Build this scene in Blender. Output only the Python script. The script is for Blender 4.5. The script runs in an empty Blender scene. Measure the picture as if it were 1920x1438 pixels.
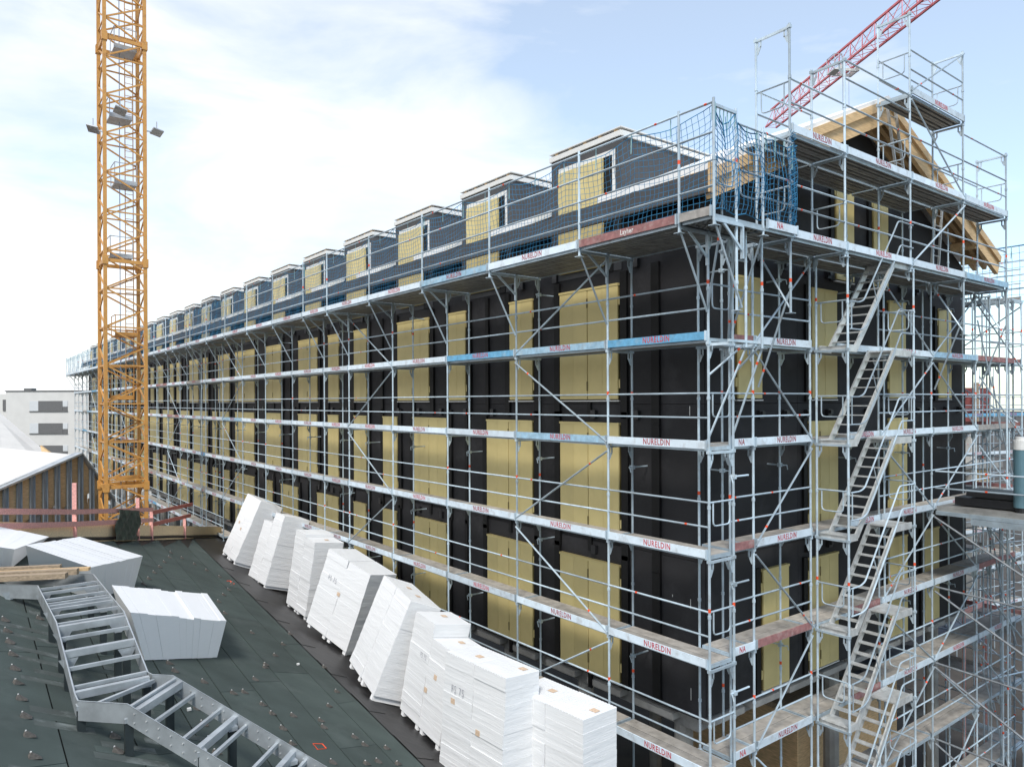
import bpy, math, random
from mathutils import Vector, Matrix, Quaternion
rnd = random.Random(7)
R = math.radians
scene = bpy.context.scene
COL = scene.collection

# ------------------------------------------------------------------ camera
YAW, ROLL = R(37.50525), R(-0.2548)
CAM = Vector((-10.946, -8.368, 10.9385))
fw = Vector((math.sin(YAW), math.cos(YAW), 0)); r0 = Vector((math.cos(YAW), -math.sin(YAW), 0)); u0 = Vector((0, 0, 1))
rt = r0*math.cos(ROLL) + u0*math.sin(ROLL); up = -r0*math.sin(ROLL) + u0*math.cos(ROLL)
cd = bpy.data.cameras.new('camera'); cam = bpy.data.objects.new('camera', cd); COL.objects.link(cam)
cam.matrix_world = Matrix(((rt.x, up.x, -fw.x, CAM.x), (rt.y, up.y, -fw.y, CAM.y), (rt.z, up.z, -fw.z, CAM.z), (0, 0, 0, 1)))
cd.sensor_fit = 'HORIZONTAL'; cd.sensor_width = 36; cd.lens = 1366.556/1920*36; cd.shift_y = 33.33/1920
cd.clip_start = 0.1; cd.clip_end = 3000
scene.camera = cam

# ------------------------------------------------------------------ light
SUN_EL, SUN_AZ = R(52), R(228)          # azimuth measured clockwise from +y
w = bpy.data.worlds.new('World'); scene.world = w; w.use_nodes = True
nt = w.node_tree; nt.nodes.clear()
def N(t, **k):
    n = nt.nodes.new(t)
    for a, b in k.items(): setattr(n, a, b)
    return n
out = N('ShaderNodeOutputWorld'); bg = N('ShaderNodeBackground'); sky = N('ShaderNodeTexSky')
sky.sky_type = 'NISHITA'; sky.sun_disc = False; sky.sun_elevation = SUN_EL; sky.sun_rotation = SUN_AZ
sky.air_density = 1.0; sky.dust_density = 0.6; sky.ozone_density = 0.6
tc = N('ShaderNodeTexCoord'); mp = N('ShaderNodeMapping'); mp.inputs['Scale'].default_value = (1.0, 1.0, 3.2)
nz = N('ShaderNodeTexNoise'); nz.inputs['Scale'].default_value = 2.9; nz.inputs['Detail'].default_value = 9; nz.inputs['Roughness'].default_value = 0.55; nz.inputs['Distortion'].default_value = 0.35
dp = N('ShaderNodeVectorMath', operation='DOT_PRODUCT'); dp.inputs[1].default_value = (-0.80, 0.60, -0.55)
ma = N('ShaderNodeMath', operation='MULTIPLY_ADD'); ma.inputs[1].default_value = 0.31; ma.inputs[2].default_value = 0.0
ad = N('ShaderNodeMath', operation='ADD')
ramp = N('ShaderNodeValToRGB'); ramp.color_ramp.elements[0].position = 0.33; ramp.color_ramp.elements[0].color = (0.30, 0.30, 0.30, 1)
ramp.color_ramp.elements[1].position = 0.68; ramp.color_ramp.elements[1].color = (1, 1, 1, 1)
gain = N('ShaderNodeMixRGB', blend_type='MULTIPLY'); gain.inputs[0].default_value = 1; gain.inputs[2].default_value = (0.92, 1.03, 1.03, 1)
mix = N('ShaderNodeMixRGB'); mix.inputs[2].default_value = (4.9, 4.97, 5.03, 1)
L = nt.links.new
L(tc.outputs['Generated'], mp.inputs[0]); L(mp.outputs[0], nz.inputs[0]); L(tc.outputs['Generated'], dp.inputs[0])
L(dp.outputs['Value'], ma.inputs[0]); L(nz.outputs[0], ad.inputs[0]); L(ma.outputs[0], ad.inputs[1]); L(ad.outputs[0], ramp.inputs[0])
L(sky.outputs[0], gain.inputs[1]); L(gain.outputs[0], mix.inputs[1]); L(ramp.outputs[0], mix.inputs[0]); L(mix.outputs[0], bg.inputs[0])
bg.inputs[1].default_value = 0.15
L(bg.outputs[0], out.inputs[0])
sd = bpy.data.lights.new('sun', 'SUN'); sd.energy = 2.0; sd.angle = R(12); sd.color = (1, 0.96, 0.9)
so = bpy.data.objects.new('sun', sd); COL.objects.link(so); so.location = (-30, -20, 60)
sdir = Vector((math.sin(SUN_AZ)*math.cos(SUN_EL), math.cos(SUN_AZ)*math.cos(SUN_EL), math.sin(SUN_EL)))
so.rotation_euler = sdir.to_track_quat('Z', 'Y').to_euler()
vs = scene.view_settings; vs.view_transform = 'Standard'; vs.look = 'None'; vs.exposure = 0.68; vs.gamma = 1; vs.use_curve_mapping = False

# ------------------------------------------------------------------ materials
def mat(name, col, rough=0.6, metal=0.0, var=0.15, scale=6.0, bump=0.0, bscale=40.0, stain=None, stain_amt=0.0, stain_scale=3.0, alpha=1.0, spec=0.5):
    m = bpy.data.materials.new(name); m.use_nodes = True; t = m.node_tree; b = t.nodes['Principled BSDF']
    b.inputs['Roughness'].default_value = rough; b.inputs['Metallic'].default_value = metal
    b.inputs['Specular IOR Level'].default_value = spec
    g = t.nodes.new('ShaderNodeNewGeometry'); n = t.nodes.new('ShaderNodeTexNoise'); n.inputs['Scale'].default_value = scale; n.inputs['Detail'].default_value = 6
    t.links.new(g.outputs['Position'], n.inputs[0])
    r = t.nodes.new('ShaderNodeValToRGB')
    c0 = [max(0, c*(1-var)) for c in col]; c1 = [min(1, c*(1+var)) for c in col]
    r.color_ramp.elements[0].position = 0.3; r.color_ramp.elements[1].position = 0.7
    r.color_ramp.elements[0].color = (*c0, 1); r.color_ramp.elements[1].color = (*c1, 1)
    t.links.new(n.outputs[0], r.inputs[0]); src = r.outputs[0]
    if stain:
        n2 = t.nodes.new('ShaderNodeTexNoise'); n2.inputs['Scale'].default_value = stain_scale; n2.inputs['Detail'].default_value = 8; n2.inputs['Roughness'].default_value = 0.65
        t.links.new(g.outputs['Position'], n2.inputs[0])
        r2 = t.nodes.new('ShaderNodeValToRGB'); r2.color_ramp.elements[0].position = 0.52; r2.color_ramp.elements[1].position = 0.72
        r2.color_ramp.elements[0].color = (0, 0, 0, 1); r2.color_ramp.elements[1].color = (stain_amt,)*3 + (1,)
        t.links.new(n2.outputs[0], r2.inputs[0])
        mx = t.nodes.new('ShaderNodeMixRGB'); mx.inputs[2].default_value = (*stain, 1)
        t.links.new(r2.outputs[0], mx.inputs[0]); t.links.new(src, mx.inputs[1]); src = mx.outputs[0]
    t.links.new(src, b.inputs['Base Color'])
    if bump:
        n3 = t.nodes.new('ShaderNodeTexNoise'); n3.inputs['Scale'].default_value = bscale; n3.inputs['Detail'].default_value = 4
        bp = t.nodes.new('ShaderNodeBump'); bp.inputs['Strength'].default_value = bump; bp.inputs['Distance'].default_value = 0.02
        t.links.new(g.outputs['Position'], n3.inputs[0]); t.links.new(n3.outputs[0], bp.inputs['Height']); t.links.new(bp.outputs[0], b.inputs['Normal'])
    return m
def woodmat(name, col, stretch=(1, 14, 14), var=0.25, rough=0.7):
    m = mat(name, col, rough, 0, var, 1.0)
    t = m.node_tree; n = [x for x in t.nodes if x.type == 'TEX_NOISE'][0]
    tcn = t.nodes.new('ShaderNodeTexCoord'); mpn = t.nodes.new('ShaderNodeMapping'); mpn.inputs['Scale'].default_value = stretch
    t.links.new(tcn.outputs['Object'], mpn.inputs[0]); t.links.new(mpn.outputs[0], n.inputs[0]); n.inputs['Scale'].default_value = 2.5
    return m
M = {}
M['steel'] = mat('galvanised_steel', (0.52, 0.625, 0.70), 0.40, 0.25, 0.16, 3, stain=(0.34, 0.33, 0.31), stain_amt=0.55, stain_scale=5)
M['steel_dark'] = mat('weathered_steel', (0.24, 0.26, 0.28), 0.55, 0.4, 0.25, 8)
M['alu'] = mat('aluminium', (0.58, 0.59, 0.58), 0.42, 0.35, 0.15, 8, stain=(0.3, 0.28, 0.25), stain_amt=0.5)
M['orange'] = mat('orange_paint', (0.75, 0.08, 0.02), 0.6, 0, 0.1)
M['toe_white'] = mat('toe_board_aluminium', (0.68, 0.78, 0.86), 0.45, 0.05, 0.08, 4, stain=(0.36, 0.36, 0.35), stain_amt=0.6, stain_scale=5)
M['toe_blue'] = mat('toe_board_blue', (0.13, 0.37, 0.58), 0.65, 0, 0.2, 9, stain=(0.35, 0.45, 0.5), stain_amt=0.6, stain_scale=5)
M['toe_pale'] = mat('toe_board_pale_blue', (0.30, 0.47, 0.60), 0.65, 0, 0.2, 9, stain=(0.45, 0.47, 0.46), stain_amt=0.7, stain_scale=4)
M['toe_red'] = mat('toe_board_red', (0.29, 0.135, 0.13), 0.7, 0, 0.25, 9, stain=(0.42, 0.36, 0.34), stain_amt=0.7, stain_scale=5)
M['toe_grey'] = mat('toe_board_grey_wood', (0.33, 0.31, 0.29), 0.8, 0, 0.25, 9)
M['red_text'] = mat('red_lettering', (0.36, 0.04, 0.055), 0.7, 0, 0.25, 30, stain=(0.5, 0.5, 0.5), stain_amt=0.2, stain_scale=14)
M['white_text'] = mat('white_lettering', (0.7, 0.68, 0.66), 0.7, 0, 0.2, 30)
M['pen'] = mat('black_pen', (0.28, 0.28, 0.32), 0.7)
M['deck_top'] = mat('dusty_deck_wood', (0.40, 0.37, 0.33), 0.9, 0, 0.25, 5, 0.3, 60, stain=(0.5, 0.48, 0.45), stain_amt=0.6, stain_scale=3)
M['deck_under'] = mat('deck_underside_steel', (0.30, 0.295, 0.28), 0.5, 0.3, 0.25, 4)
M['wall'] = mat('black_wood_fibre_board', (0.017, 0.0168, 0.019), 0.72, 0, 0.25, 0.9, 0.12, 30, stain=(0.042, 0.041, 0.045), stain_amt=0.7, stain_scale=0.7, spec=0.35)
M['batten'] = mat('black_batten', (0.0045, 0.0045, 0.005), 0.6, 0, 0.2, spec=0.3)
M['shutter'] = mat('olive_yellow_shutter', (0.60, 0.495, 0.225), 0.55, 0, 0.05, 3, stain=(0.53, 0.43, 0.18), stain_amt=0.5, stain_scale=1.5)
M['shutter_dark'] = mat('shutter_edge', (0.16, 0.125, 0.045), 0.6)
M['dormer'] = mat('dormer_grey_board', (0.060, 0.060, 0.063), 0.75, 0, 0.12, 2, 0.1, 40)
M['white_trim'] = mat('white_trim', (0.68, 0.68, 0.66), 0.6, 0, 0.05)
M['membrane'] = mat('white_roof_membrane', (0.78, 0.78, 0.77), 0.6, 0, 0.05, 1.5, 0.15, 4)
M['sheeting_dull'] = mat('dusty_white_sheeting', (0.60, 0.585, 0.56), 0.8, 0, 0.06, 1.2, 0.2, 3, stain=(0.50, 0.48, 0.45), stain_amt=0.5, stain_scale=0.6)
M['timber'] = woodmat('fresh_timber', (0.60, 0.41, 0.215), (1.2, 12, 12), 0.2)
M['timber_pale'] = woodmat('pale_timber', (0.84, 0.66, 0.42), (1.2, 12, 12), 0.2)
M['timber_v'] = woodmat('timber_boards', (0.58, 0.40, 0.22), (2, 2, 10), 0.22)
M['timber_old'] = woodmat('weathered_timber', (0.33, 0.25, 0.17), (1.2, 14, 14), 0.3)
M['timber_red'] = woodmat('red_painted_timber', (0.72, 0.36, 0.32), (1.5, 12, 12), 0.25)
M['timber_red2'] = woodmat('dark_red_timber', (0.42, 0.13, 0.10), (1.5, 12, 12), 0.25)
M['concrete'] = mat('concrete', (0.33, 0.32, 0.30), 0.9, 0, 0.2, 2, 0.2, 30, stain=(0.2, 0.19, 0.18), stain_amt=0.6)
M['earth'] = mat('site_earth', (0.055, 0.048, 0.042), 0.95, 0, 0.35, 0.6, 0.4, 6)
M['bitumen'] = mat('green_slate_bitumen', (0.060, 0.078, 0.072), 0.93, 0, 0.16, 1.1, 0.35, 160, stain=(0.10, 0.118, 0.112), stain_amt=0.6, stain_scale=0.9, spec=0.25)
M['bitumen2'] = mat('green_slate_bitumen_patch', (0.075, 0.088, 0.083), 0.93, 0, 0.2, 2.0, 0.35, 160, stain=(0.24, 0.27, 0.265), stain_amt=0.8, stain_scale=2.2, spec=0.25)
M['seam'] = mat('black_bitumen', (0.016, 0.015, 0.015), 0.55, 0, 0.3, 4)
M['gutter'] = mat('black_gutter_membrane', (0.021, 0.0195, 0.0195), 0.5, 0, 0.3, 2.5, 0.25, 7, stain=(0.05, 0.045, 0.042), stain_amt=0.7, stain_scale=1.4)
M['cleat'] = mat('cleat_bitumen', (0.10, 0.09, 0.08), 0.85, 0, 0.3, 30)
M['cleat_tip'] = mat('cleat_bare_tip', (0.75, 0.74, 0.72), 0.4, 0.3, 0.1)
M['galv'] = mat('galvanised_plate', (0.46, 0.49, 0.51), 0.38, 0.55, 0.2, 3.5, stain=(0.62, 0.65, 0.68), stain_amt=0.5, stain_scale=2.4)
M['darkpost'] = mat('dark_green_post', (0.018, 0.026, 0.028), 0.6, 0, 0.2)
M['crane'] = mat('orange_yellow_crane_paint', (0.56, 0.28, 0.07), 0.5, 0.0, 0.18, 2.5, stain=(0.22, 0.085, 0.03), stain_amt=0.75, stain_scale=2.5)
M['crane_grey'] = mat('grey_platform', (0.42, 0.44, 0.46), 0.5, 0.3, 0.15)
M['crane_red'] = mat('red_crane_paint', (0.62, 0.15, 0.17), 0.5, 0, 0.15, 2)
M['rope'] = mat('steel_rope', (0.22, 0.28, 0.38), 0.5, 0.3)
M['net'] = mat('blue_netting', (0.028, 0.19, 0.36), 0.7, 0, 0.2, 3)
M['strap'] = mat('pale_turquoise_strap', (0.30, 0.52, 0.55), 0.7)
M['tarp_green'] = mat('green_tarpaulin', (0.035, 0.05, 0.036), 0.6, 0, 0.4, 8, 0.6, 14)
M['tarp_blue'] = mat('blue_black_sheeting', (0.045, 0.058, 0.085), 0.45, 0, 0.3, 3, 0.5, 6)
M['black'] = mat('black_plastic', (0.012, 0.012, 0.014), 0.4)
M['teal'] = mat('teal_plastic', (0.10, 0.19, 0.23), 0.45, 0, 0.08)
M['white_plaster'] = mat('white_plaster', (0.62, 0.61, 0.585), 0.9, 0, 0.04, 1)
M['blind'] = mat('grey_blind', (0.13, 0.13, 0.13), 0.6, 0, 0.08)
M['pane'] = mat('window_pane', (0.30, 0.32, 0.34), 0.15, 0, 0.1)
M['pane_pale'] = mat('pale_blind', (0.58, 0.60, 0.61), 0.6, 0, 0.05)
M['channel'] = mat('grey_steel_channel', (0.27, 0.30, 0.325), 0.55, 0.2, 0.1, 2)
M['form_red'] = mat('red_formwork', (0.20, 0.05, 0.045), 0.7, 0, 0.3, 3)
M['label'] = mat('tan_label', (0.62, 0.46, 0.33), 0.8, 0, 0.15, 25)
def vary(m, lo, hi):
    t = m.node_tree; b = t.nodes['Principled BSDF']; src = b.inputs['Base Color'].links[0].from_socket
    oi = t.nodes.new('ShaderNodeObjectInfo'); mr = t.nodes.new('ShaderNodeMapRange'); mr.inputs[3].default_value = lo; mr.inputs[4].default_value = hi
    mx = t.nodes.new('ShaderNodeVectorMath'); mx.operation = 'SCALE'
    t.links.new(oi.outputs['Random'], mr.inputs[0]); t.links.new(src, mx.inputs[0]); t.links.new(mr.outputs[0], mx.inputs['Scale']); t.links.new(mx.outputs[0], b.inputs['Base Color'])
for k, lo, hi in (('steel', 0.62, 1.12), ('shutter', 0.93, 1.06), ('toe_white', 0.80, 1.06), ('deck_top', 0.75, 1.15), ('bitumen', 0.86, 1.12), ('timber', 0.85, 1.1), ('timber_v', 0.8, 1.1), ('wall', 0.85, 1.15), ('red_text', 0.8, 1.5)): vary(M[k], lo, hi)
# eps
def eps(name, col, streak):
    m = bpy.data.materials.new(name); m.use_nodes = True; t = m.node_tree; b = t.nodes['Principled BSDF']
    b.inputs['Roughness'].default_value = 0.5; b.inputs['Specular IOR Level'].default_value = 0.4
    g = t.nodes.new('ShaderNodeTexCoord'); mp_ = t.nodes.new('ShaderNodeMapping'); mp_.inputs['Rotation'].default_value = (R(22), R(14), 0); mp_.inputs['Scale'].default_value = (1.2, 1.0, 14)
    n = t.nodes.new('ShaderNodeTexNoise'); n.inputs['Scale'].default_value = 1.6; n.inputs['Detail'].default_value = 5
    t.links.new(g.outputs['Object'], mp_.inputs[0]); t.links.new(mp_.outputs[0], n.inputs[0])
    r = t.nodes.new('ShaderNodeValToRGB'); r.color_ramp.elements[0].position = 0.3; r.color_ramp.elements[1].position = 0.65
    r.color_ramp.elements[0].color = (col*(1-0.3*max(streak, 0.06)), col*(1-0.26*max(streak, 0.06)), col*(1-0.22*max(streak, 0.06)), 1); r.color_ramp.elements[1].color = (col, col, col, 1)
    t.links.new(n.outputs[0], r.inputs[0]); t.links.new(r.outputs[0], b.inputs['Base Color'])
    bp = t.nodes.new('ShaderNodeBump'); bp.inputs['Strength'].default_value = streak; bp.inputs['Distance'].default_value = 0.03
    mp2 = t.nodes.new('ShaderNodeMapping'); mp2.inputs['Rotation'].default_value = (R(-35), R(30), R(20)); mp2.inputs['Scale'].default_value = (2.0, 1.2, 9)
    n2 = t.nodes.new('ShaderNodeTexNoise'); n2.inputs['Scale'].default_value = 1.1; n2.inputs['Detail'].default_value = 2; n2.inputs['Distortion'].default_value = 0.8
    gg = t.nodes.new('ShaderNodeNewGeometry'); t.links.new(gg.outputs['Position'], mp2.inputs[0]); t.links.new(mp2.outputs[0], n2.inputs[0])
    b2 = t.nodes.new('ShaderNodeBump'); b2.inputs['Strength'].default_value = streak; b2.inputs['Distance'].default_value = 0.04
    t.links.new(n2.outputs[0], b2.inputs['Height']); t.links.new(n.outputs[0], bp.inputs['Height']); t.links.new(b2.outputs[0], bp.inputs['Normal']); t.links.new(bp.outputs[0], b.inputs['Normal'])
    r3 = t.nodes.new('ShaderNodeMapRange'); r3.inputs[1].default_value = 0.35; r3.inputs[2].default_value = 0.65; r3.inputs[3].default_value = 0.38; r3.inputs[4].default_value = 0.6
    t.links.new(n2.outputs[0], r3.inputs[0])
    if streak > 0.1: t.links.new(r3.outputs[0], b.inputs['Roughness'])
    else: b.inputs['Roughness'].default_value = 0.8; b.inputs['Specular IOR Level'].default_value = 0.2
    return m
M['eps'] = eps('white_polystyrene', 0.79, 0.20)
M['eps_plain'] = eps('white_polystyrene_cut', 0.84, 0.03)

# ------------------------------------------------------------------ mesh helpers
class MB:
    def __init__(s): s.v = []; s.f = []; s.m = []
    def poly(s, pts, faces, mi=0):
        o = len(s.v); s.v += [tuple(p) for p in pts]
        for f in faces: s.f.append(tuple(i+o for i in f)); s.m.append(mi)
        return s
    def box(s, x0, x1, y0, y1, z0, z1, mi=0):
        return s.poly([(x0,y0,z0),(x1,y0,z0),(x1,y1,z0),(x0,y1,z0),(x0,y0,z1),(x1,y0,z1),(x1,y1,z1),(x0,y1,z1)],
                      [(3,2,1,0),(4,5,6,7),(0,1,5,4),(1,2,6,5),(2,3,7,6),(3,0,4,7)], mi)
    def hexa(s, b, t, mi=0):
        return s.poly(list(b)+list(t), [(3,2,1,0),(4,5,6,7),(0,1,5,4),(1,2,6,5),(2,3,7,6),(3,0,4,7)], mi)
    def tube(s, a, b, r, n=6, mi=0, cap=True):
        a = Vector(a); b = Vector(b); d = (b-a).normalized()
        q = Vector((0,0,1)) if abs(d.z) < 0.9 else Vector((1,0,0))
        e1 = d.cross(q).normalized(); e2 = d.cross(e1)
        pts = []
        for p in (a, b):
            for i in range(n):
                t = 2*math.pi*i/n; pts.append(p + e1*(r*math.cos(t)) + e2*(r*math.sin(t)))
        fs = [(i, (i+1) % n, n+(i+1) % n, n+i) for i in range(n)]
        if cap: fs += [tuple(range(n-1, -1, -1)), tuple(range(n, 2*n))]
        return s.poly(pts, fs, mi)
    def path(s, pts, r, n=5, mi=0):
        for a, b in zip(pts[:-1], pts[1:]): s.tube(a, b, r, n, mi)
        return s
    def beam(s, a, b, w, h, mi=0, upv=(0,0,1)):
        a = Vector(a); b = Vector(b); d = (b-a).normalized(); u = Vector(upv)
        e1 = d.cross(u).normalized()*(w/2); e2 = e1.cross(d).normalized()*(h/2)
        return s.hexa([a-e1-e2, a+e1-e2, b+e1-e2, b-e1-e2], [a-e1+e2, a+e1+e2, b+e1+e2, b-e1+e2], mi)
    def extrude(s, prof, x0, x1, mi=0, mis=None):   # profile in (y,z), along x
        n = len(prof)
        pts = [(x0, y, z) for y, z in prof] + [(x1, y, z) for y, z in prof]
        for i in range(n):
            j = (i+1) % n
            s.poly([pts[i], pts[j], pts[n+j], pts[n+i]], [(0,1,2,3)], mis[i] if mis else mi)
        s.poly(pts[:n], [tuple(range(n-1,-1,-1))], mi); s.poly(pts[n:], [tuple(range(n))], mi)
        return s
    def mesh(s, name, mats, smooth=False):
        me = bpy.data.meshes.new(name); me.from_pydata(s.v, [], s.f)
        for m in mats: me.materials.append(M[m])
        me.polygons.foreach_set('material_index', s.m)
        if smooth: me.polygons.foreach_set('use_smooth', [True]*len(s.f))
        me.update(); return me
    def build(s, name, mats, parent=None, loc=(0,0,0), rot=None):
        if isinstance(mats, str): mats = [mats]
        return put(name, s.mesh(name, mats), parent, loc, rot)
def put(name, me, parent=None, loc=(0,0,0), rot=None):
    o = bpy.data.objects.new(name, me); COL.objects.link(o); o.parent = parent; o.location = loc
    if rot is not None:
        if isinstance(rot, Quaternion): o.rotation_mode = 'QUATERNION'; o.rotation_quaternion = rot
        else: o.rotation_euler = rot
    return o
def tag(o, label=None, cat=None, group=None, kind=None):
    if label: o['label'] = label
    if cat: o['category'] = cat
    if group: o['group'] = group
    if kind: o['kind'] = kind
    return o
def thing(name, label, cat, loc=(0,0,0), rz=0, group=None):
    o = bpy.data.objects.new(name, None); COL.objects.link(o); o.location = loc; o.rotation_euler = (0,0,rz); o.empty_display_size = 0.3
    return tag(o, label, cat, group)
_cache = {}
def cached(key, fn):
    if key not in _cache: _cache[key] = fn()
    return _cache[key]
def qx(a, b): return (Vector(b)-Vector(a)).normalized().to_track_quat('X', 'Z')
def tube_obj(name, a, b, r, parent, mats=('steel', 'orange'), n=6, band=None):
    ln = round((Vector(b)-Vector(a)).length, 3)
    def f():
        m = MB(); m.tube((0,0,0), (ln,0,0), r, n)
        if band: m.tube((ln*band-0.028,0,0), (ln*band+0.028,0,0), r*1.06, n, 1)
        return m.mesh(name, mats)
    return put(name, cached((name, ln, r, mats, n, band), f), parent, a, qx(a, b))
def text_mesh(body, size, sx, m, bold=0.012):
    def f():
        c = bpy.data.curves.new('text', 'FONT'); c.body = body; c.size = size; c.align_x = 'CENTER'; c.align_y = 'CENTER'; c.offset = bold*size; c.resolution_u = 2; c.space_character = 1.14
        o = bpy.data.objects.new('text', c); COL.objects.link(o); bpy.context.view_layer.update()
        dg = bpy.context.evaluated_depsgraph_get(); me = bpy.data.meshes.new_from_object(o.evaluated_get(dg))
        bpy.data.objects.remove(o); 
        for v in me.vertices: v.co.x *= sx
        me.materials.clear(); me.materials.append(M[m]); return me
    return cached(('t', body, size, sx, m), f)
def bez(pts, k=4):            # rounded polyline corners
    o = [Vector(pts[0])]
    for a, b, c in zip(pts[:-2], pts[1:-1], pts[2:]):
        a, b, c = Vector(a), Vector(b), Vector(c); r = min(0.09, (a-b).length*0.4, (c-b).length*0.4)
        p = b+(a-b).normalized()*r; q = b+(c-b).normalized()*r
        for i in range(k+1):
            t = i/k; o.append(p*(1-t)**2 + b*2*t*(1-t) + q*t*t)
    return o + [Vector(pts[-1])]

# ------------------------------------------------------------------ ground
GZ = -2.2
g = MB().poly([(-700,-300,GZ),(900,-300,GZ),(900,1200,GZ),(-700,1200,GZ)], [(0,1,2,3)]).build('ground', 'earth')
tag(g, kind='structure')

# ------------------------------------------------------------------ timber building
WV, WU, VE, UE = 1.24, 1.2, 14.49, 86.0       # front wall plane x, gable plane y, far edges
bld = thing('timber_building', 'long black clad building with yellow shutters and dormers behind the scaffolding', 'building', (WV, WU, GZ))
BO = Vector((WV, WU, GZ))
def bpart(mb, name, mats, parent=None):
    if isinstance(mats, str): mats = [mats]
    me = mb.mesh(name, mats); me.transform(Matrix.Translation(-BO)); return put(name, me, parent or bld)
for z0, z1 in ((4.35, 7.60), (7.61, 10.86), (10.87, 15.0)):
    us = [WU, 12.9, 25.3, 37.7, 50.1, 62.5, 74.9, UE]
    for u0_, u1_ in zip(us[:-1], us[1:]): bpart(MB().box(WV, WV+0.2, u0_+0.004, u1_-0.004, z0, z1), 'wall_panel', 'wall')
    for v0_, v1_ in ((WV+0.22, 4.9), (4.91, 9.0), (9.01, VE)): bpart(MB().box(v0_, v1_, WU, WU+0.2, z0, z1), 'wall_panel', 'wall')
bpart(MB().box(WV+0.205, VE, UE-0.2, UE, 4.35, 15.0).box(VE-0.2, VE, WU+0.21, UE-0.21, 4.35, 15.0), 'rear_wall', 'wall')
bpart(MB().poly([(WV+0.01,WU,15.005),(VE,WU,15.005),(7.84,WU,18.15),(WV+0.01,WU+0.2,15.005),(VE,WU+0.2,15.005),(7.84,WU+0.2,18.15)], [(0,1,2),(5,4,3),(0,2,5,3),(1,4,5,2),(0,3,4,1)]), 'gable_wall', 'wall')
bpart(MB().box(WV+0.25, VE-0.25, WU+0.25, UE-0.25, 3.95, 4.34), 'floor_slab', 'concrete')
for i in range(28):
    for v in (1.7, 7.8, 13.9):
        if v > 2 and i > 2: continue
        bpart(MB().tube((v, 2.0+i*3.1, GZ), (v, 2.0+i*3.1, 3.95), 0.2, 10), 'concrete_column', 'concrete')
for i in range(24):   # pale sill blocks under the wall on both faces
    u = 1.9+i*1.55
    if u < 34: bpart(MB().box(1.22, 1.5, u, u+1.1, 4.12, 4.26), 'sill_block', 'concrete')
for i in range(9): bpart(MB().box(1.6+i*1.45, 2.75+i*1.45, 1.18, 1.4, 4.12, 4.26), 'sill_block', 'concrete')
TOPF = [(3.41,5.42),(6.52,7.5),(9.68,10.59),(11.79,13.84),(16.22,17.25),(18.66,19.65),(20.79,22.86),(25.06,27.16),(28.8,31.9),(33.0,35.1),(37.3,38.3),(39.4,41.5),(43.8,44.9),(45.8,46.8),(49,50.8),(52,53.1)]
MIDF = [(3.39,5.42),(6.54,8.59),(10.74,12.81),(13.9,14.92),(16.25,17.28),(18.71,19.69),(20.84,22.92),(25.1,27.14),(28.9,31.95),(33.1,34.9),(35.4,36.3),(37.4,40.5),(41.6,43.9),(45.9,49.0),(50.3,53.4)]
LOWF = [(3.4,5.44),(6.55,8.58),(10.79,12.7),(13.98,14.96),(16.31,17.32),(18.75,20.84),(23.01,25.09),(26.24,27.14),(28.9,32),(33.1,34),(35.3,36.3),(37.5,40.5),(41.7,44.8),(48.1,49.1),(50.3,52.3)]
for Lst in (TOPF, MIDF, LOWF):
    base = list(Lst)[:12]; k = 54.6
    for a, b in base:
        if 51.2+a < UE-3: Lst.append((51.2+a, 51.2+b))
def shutter(axis, a, b, z0, z1, near):
    # axis 'f': front wall (spans y), 'g': gable wall (spans x); 0.09 m proud of the wall
    n = max(1, int(round((b-a)/0.505))); wd = (b-a)/n; parent = None
    def bx(mb, s0, s1, d0, d1, q0, q1, mi=0):
        if axis == 'f': mb.box(WV-d1, WV-d0, s0, s1, q0, q1, mi)
        else: mb.box(s0, s1, WU-d1, WU-d0, q0, q1, mi)
        return mb
    fr = MB(); bx(fr, a+0.01, b-0.01, 0.0, 0.055, z0+0.01, z1-0.01, 1); bx(fr, a-0.005, b+0.02, 0.0, 0.10, z1, z1+0.05)
    bx(fr, a-0.05, a-0.012, 0.02, 0.07, z1-0.45, z1-0.25); bx(fr, a-0.05, a-0.012, 0.02, 0.07, z0+0.25, z0+0.45)
    bx(fr, a-0.02, b+0.05, 0.0, 0.08, z0-0.055, z0-0.03, 2)
    if n >= 3:
        c = a+wd*(n//2); bx(fr, c-0.02, c+0.02, 0.09, 0.105, z1-0.42, z1-0.2, 1); bx(fr, c-0.02, c+0.02, 0.09, 0.105, z0+0.2, z0+0.42, 1)
    if not near:
        for i in range(n): bx(fr, a+i*wd+0.008, a+(i+1)*wd-0.008, 0.055, 0.09, z0, z1)
    o = bpart(fr, 'shutter', ['shutter', 'shutter_dark', 'white_trim'])
    if near:
        for i in range(n):
            gap = 0.014 if (n >= 3 and i in (n//2-1, n//2)) else 0.004
            lo = a+i*wd+(gap if (n >= 3 and i == n//2) else 0.004); hi = a+(i+1)*wd-(gap if (n >= 3 and i == n//2-1) else 0.004)
            mb = MB(); bx(mb, lo, hi, 0.055, 0.09+rnd.uniform(-0.003, 0.003), z0, z1); bpart(mb, 'shutter_board', 'shutter', o)
    return o
def batten(u0_, u1_, z0, z1, d=0.07): bpart(MB().box(WV-d, WV-0.001, u0_, u1_, z0, z1), 'batten', 'batten')
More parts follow.
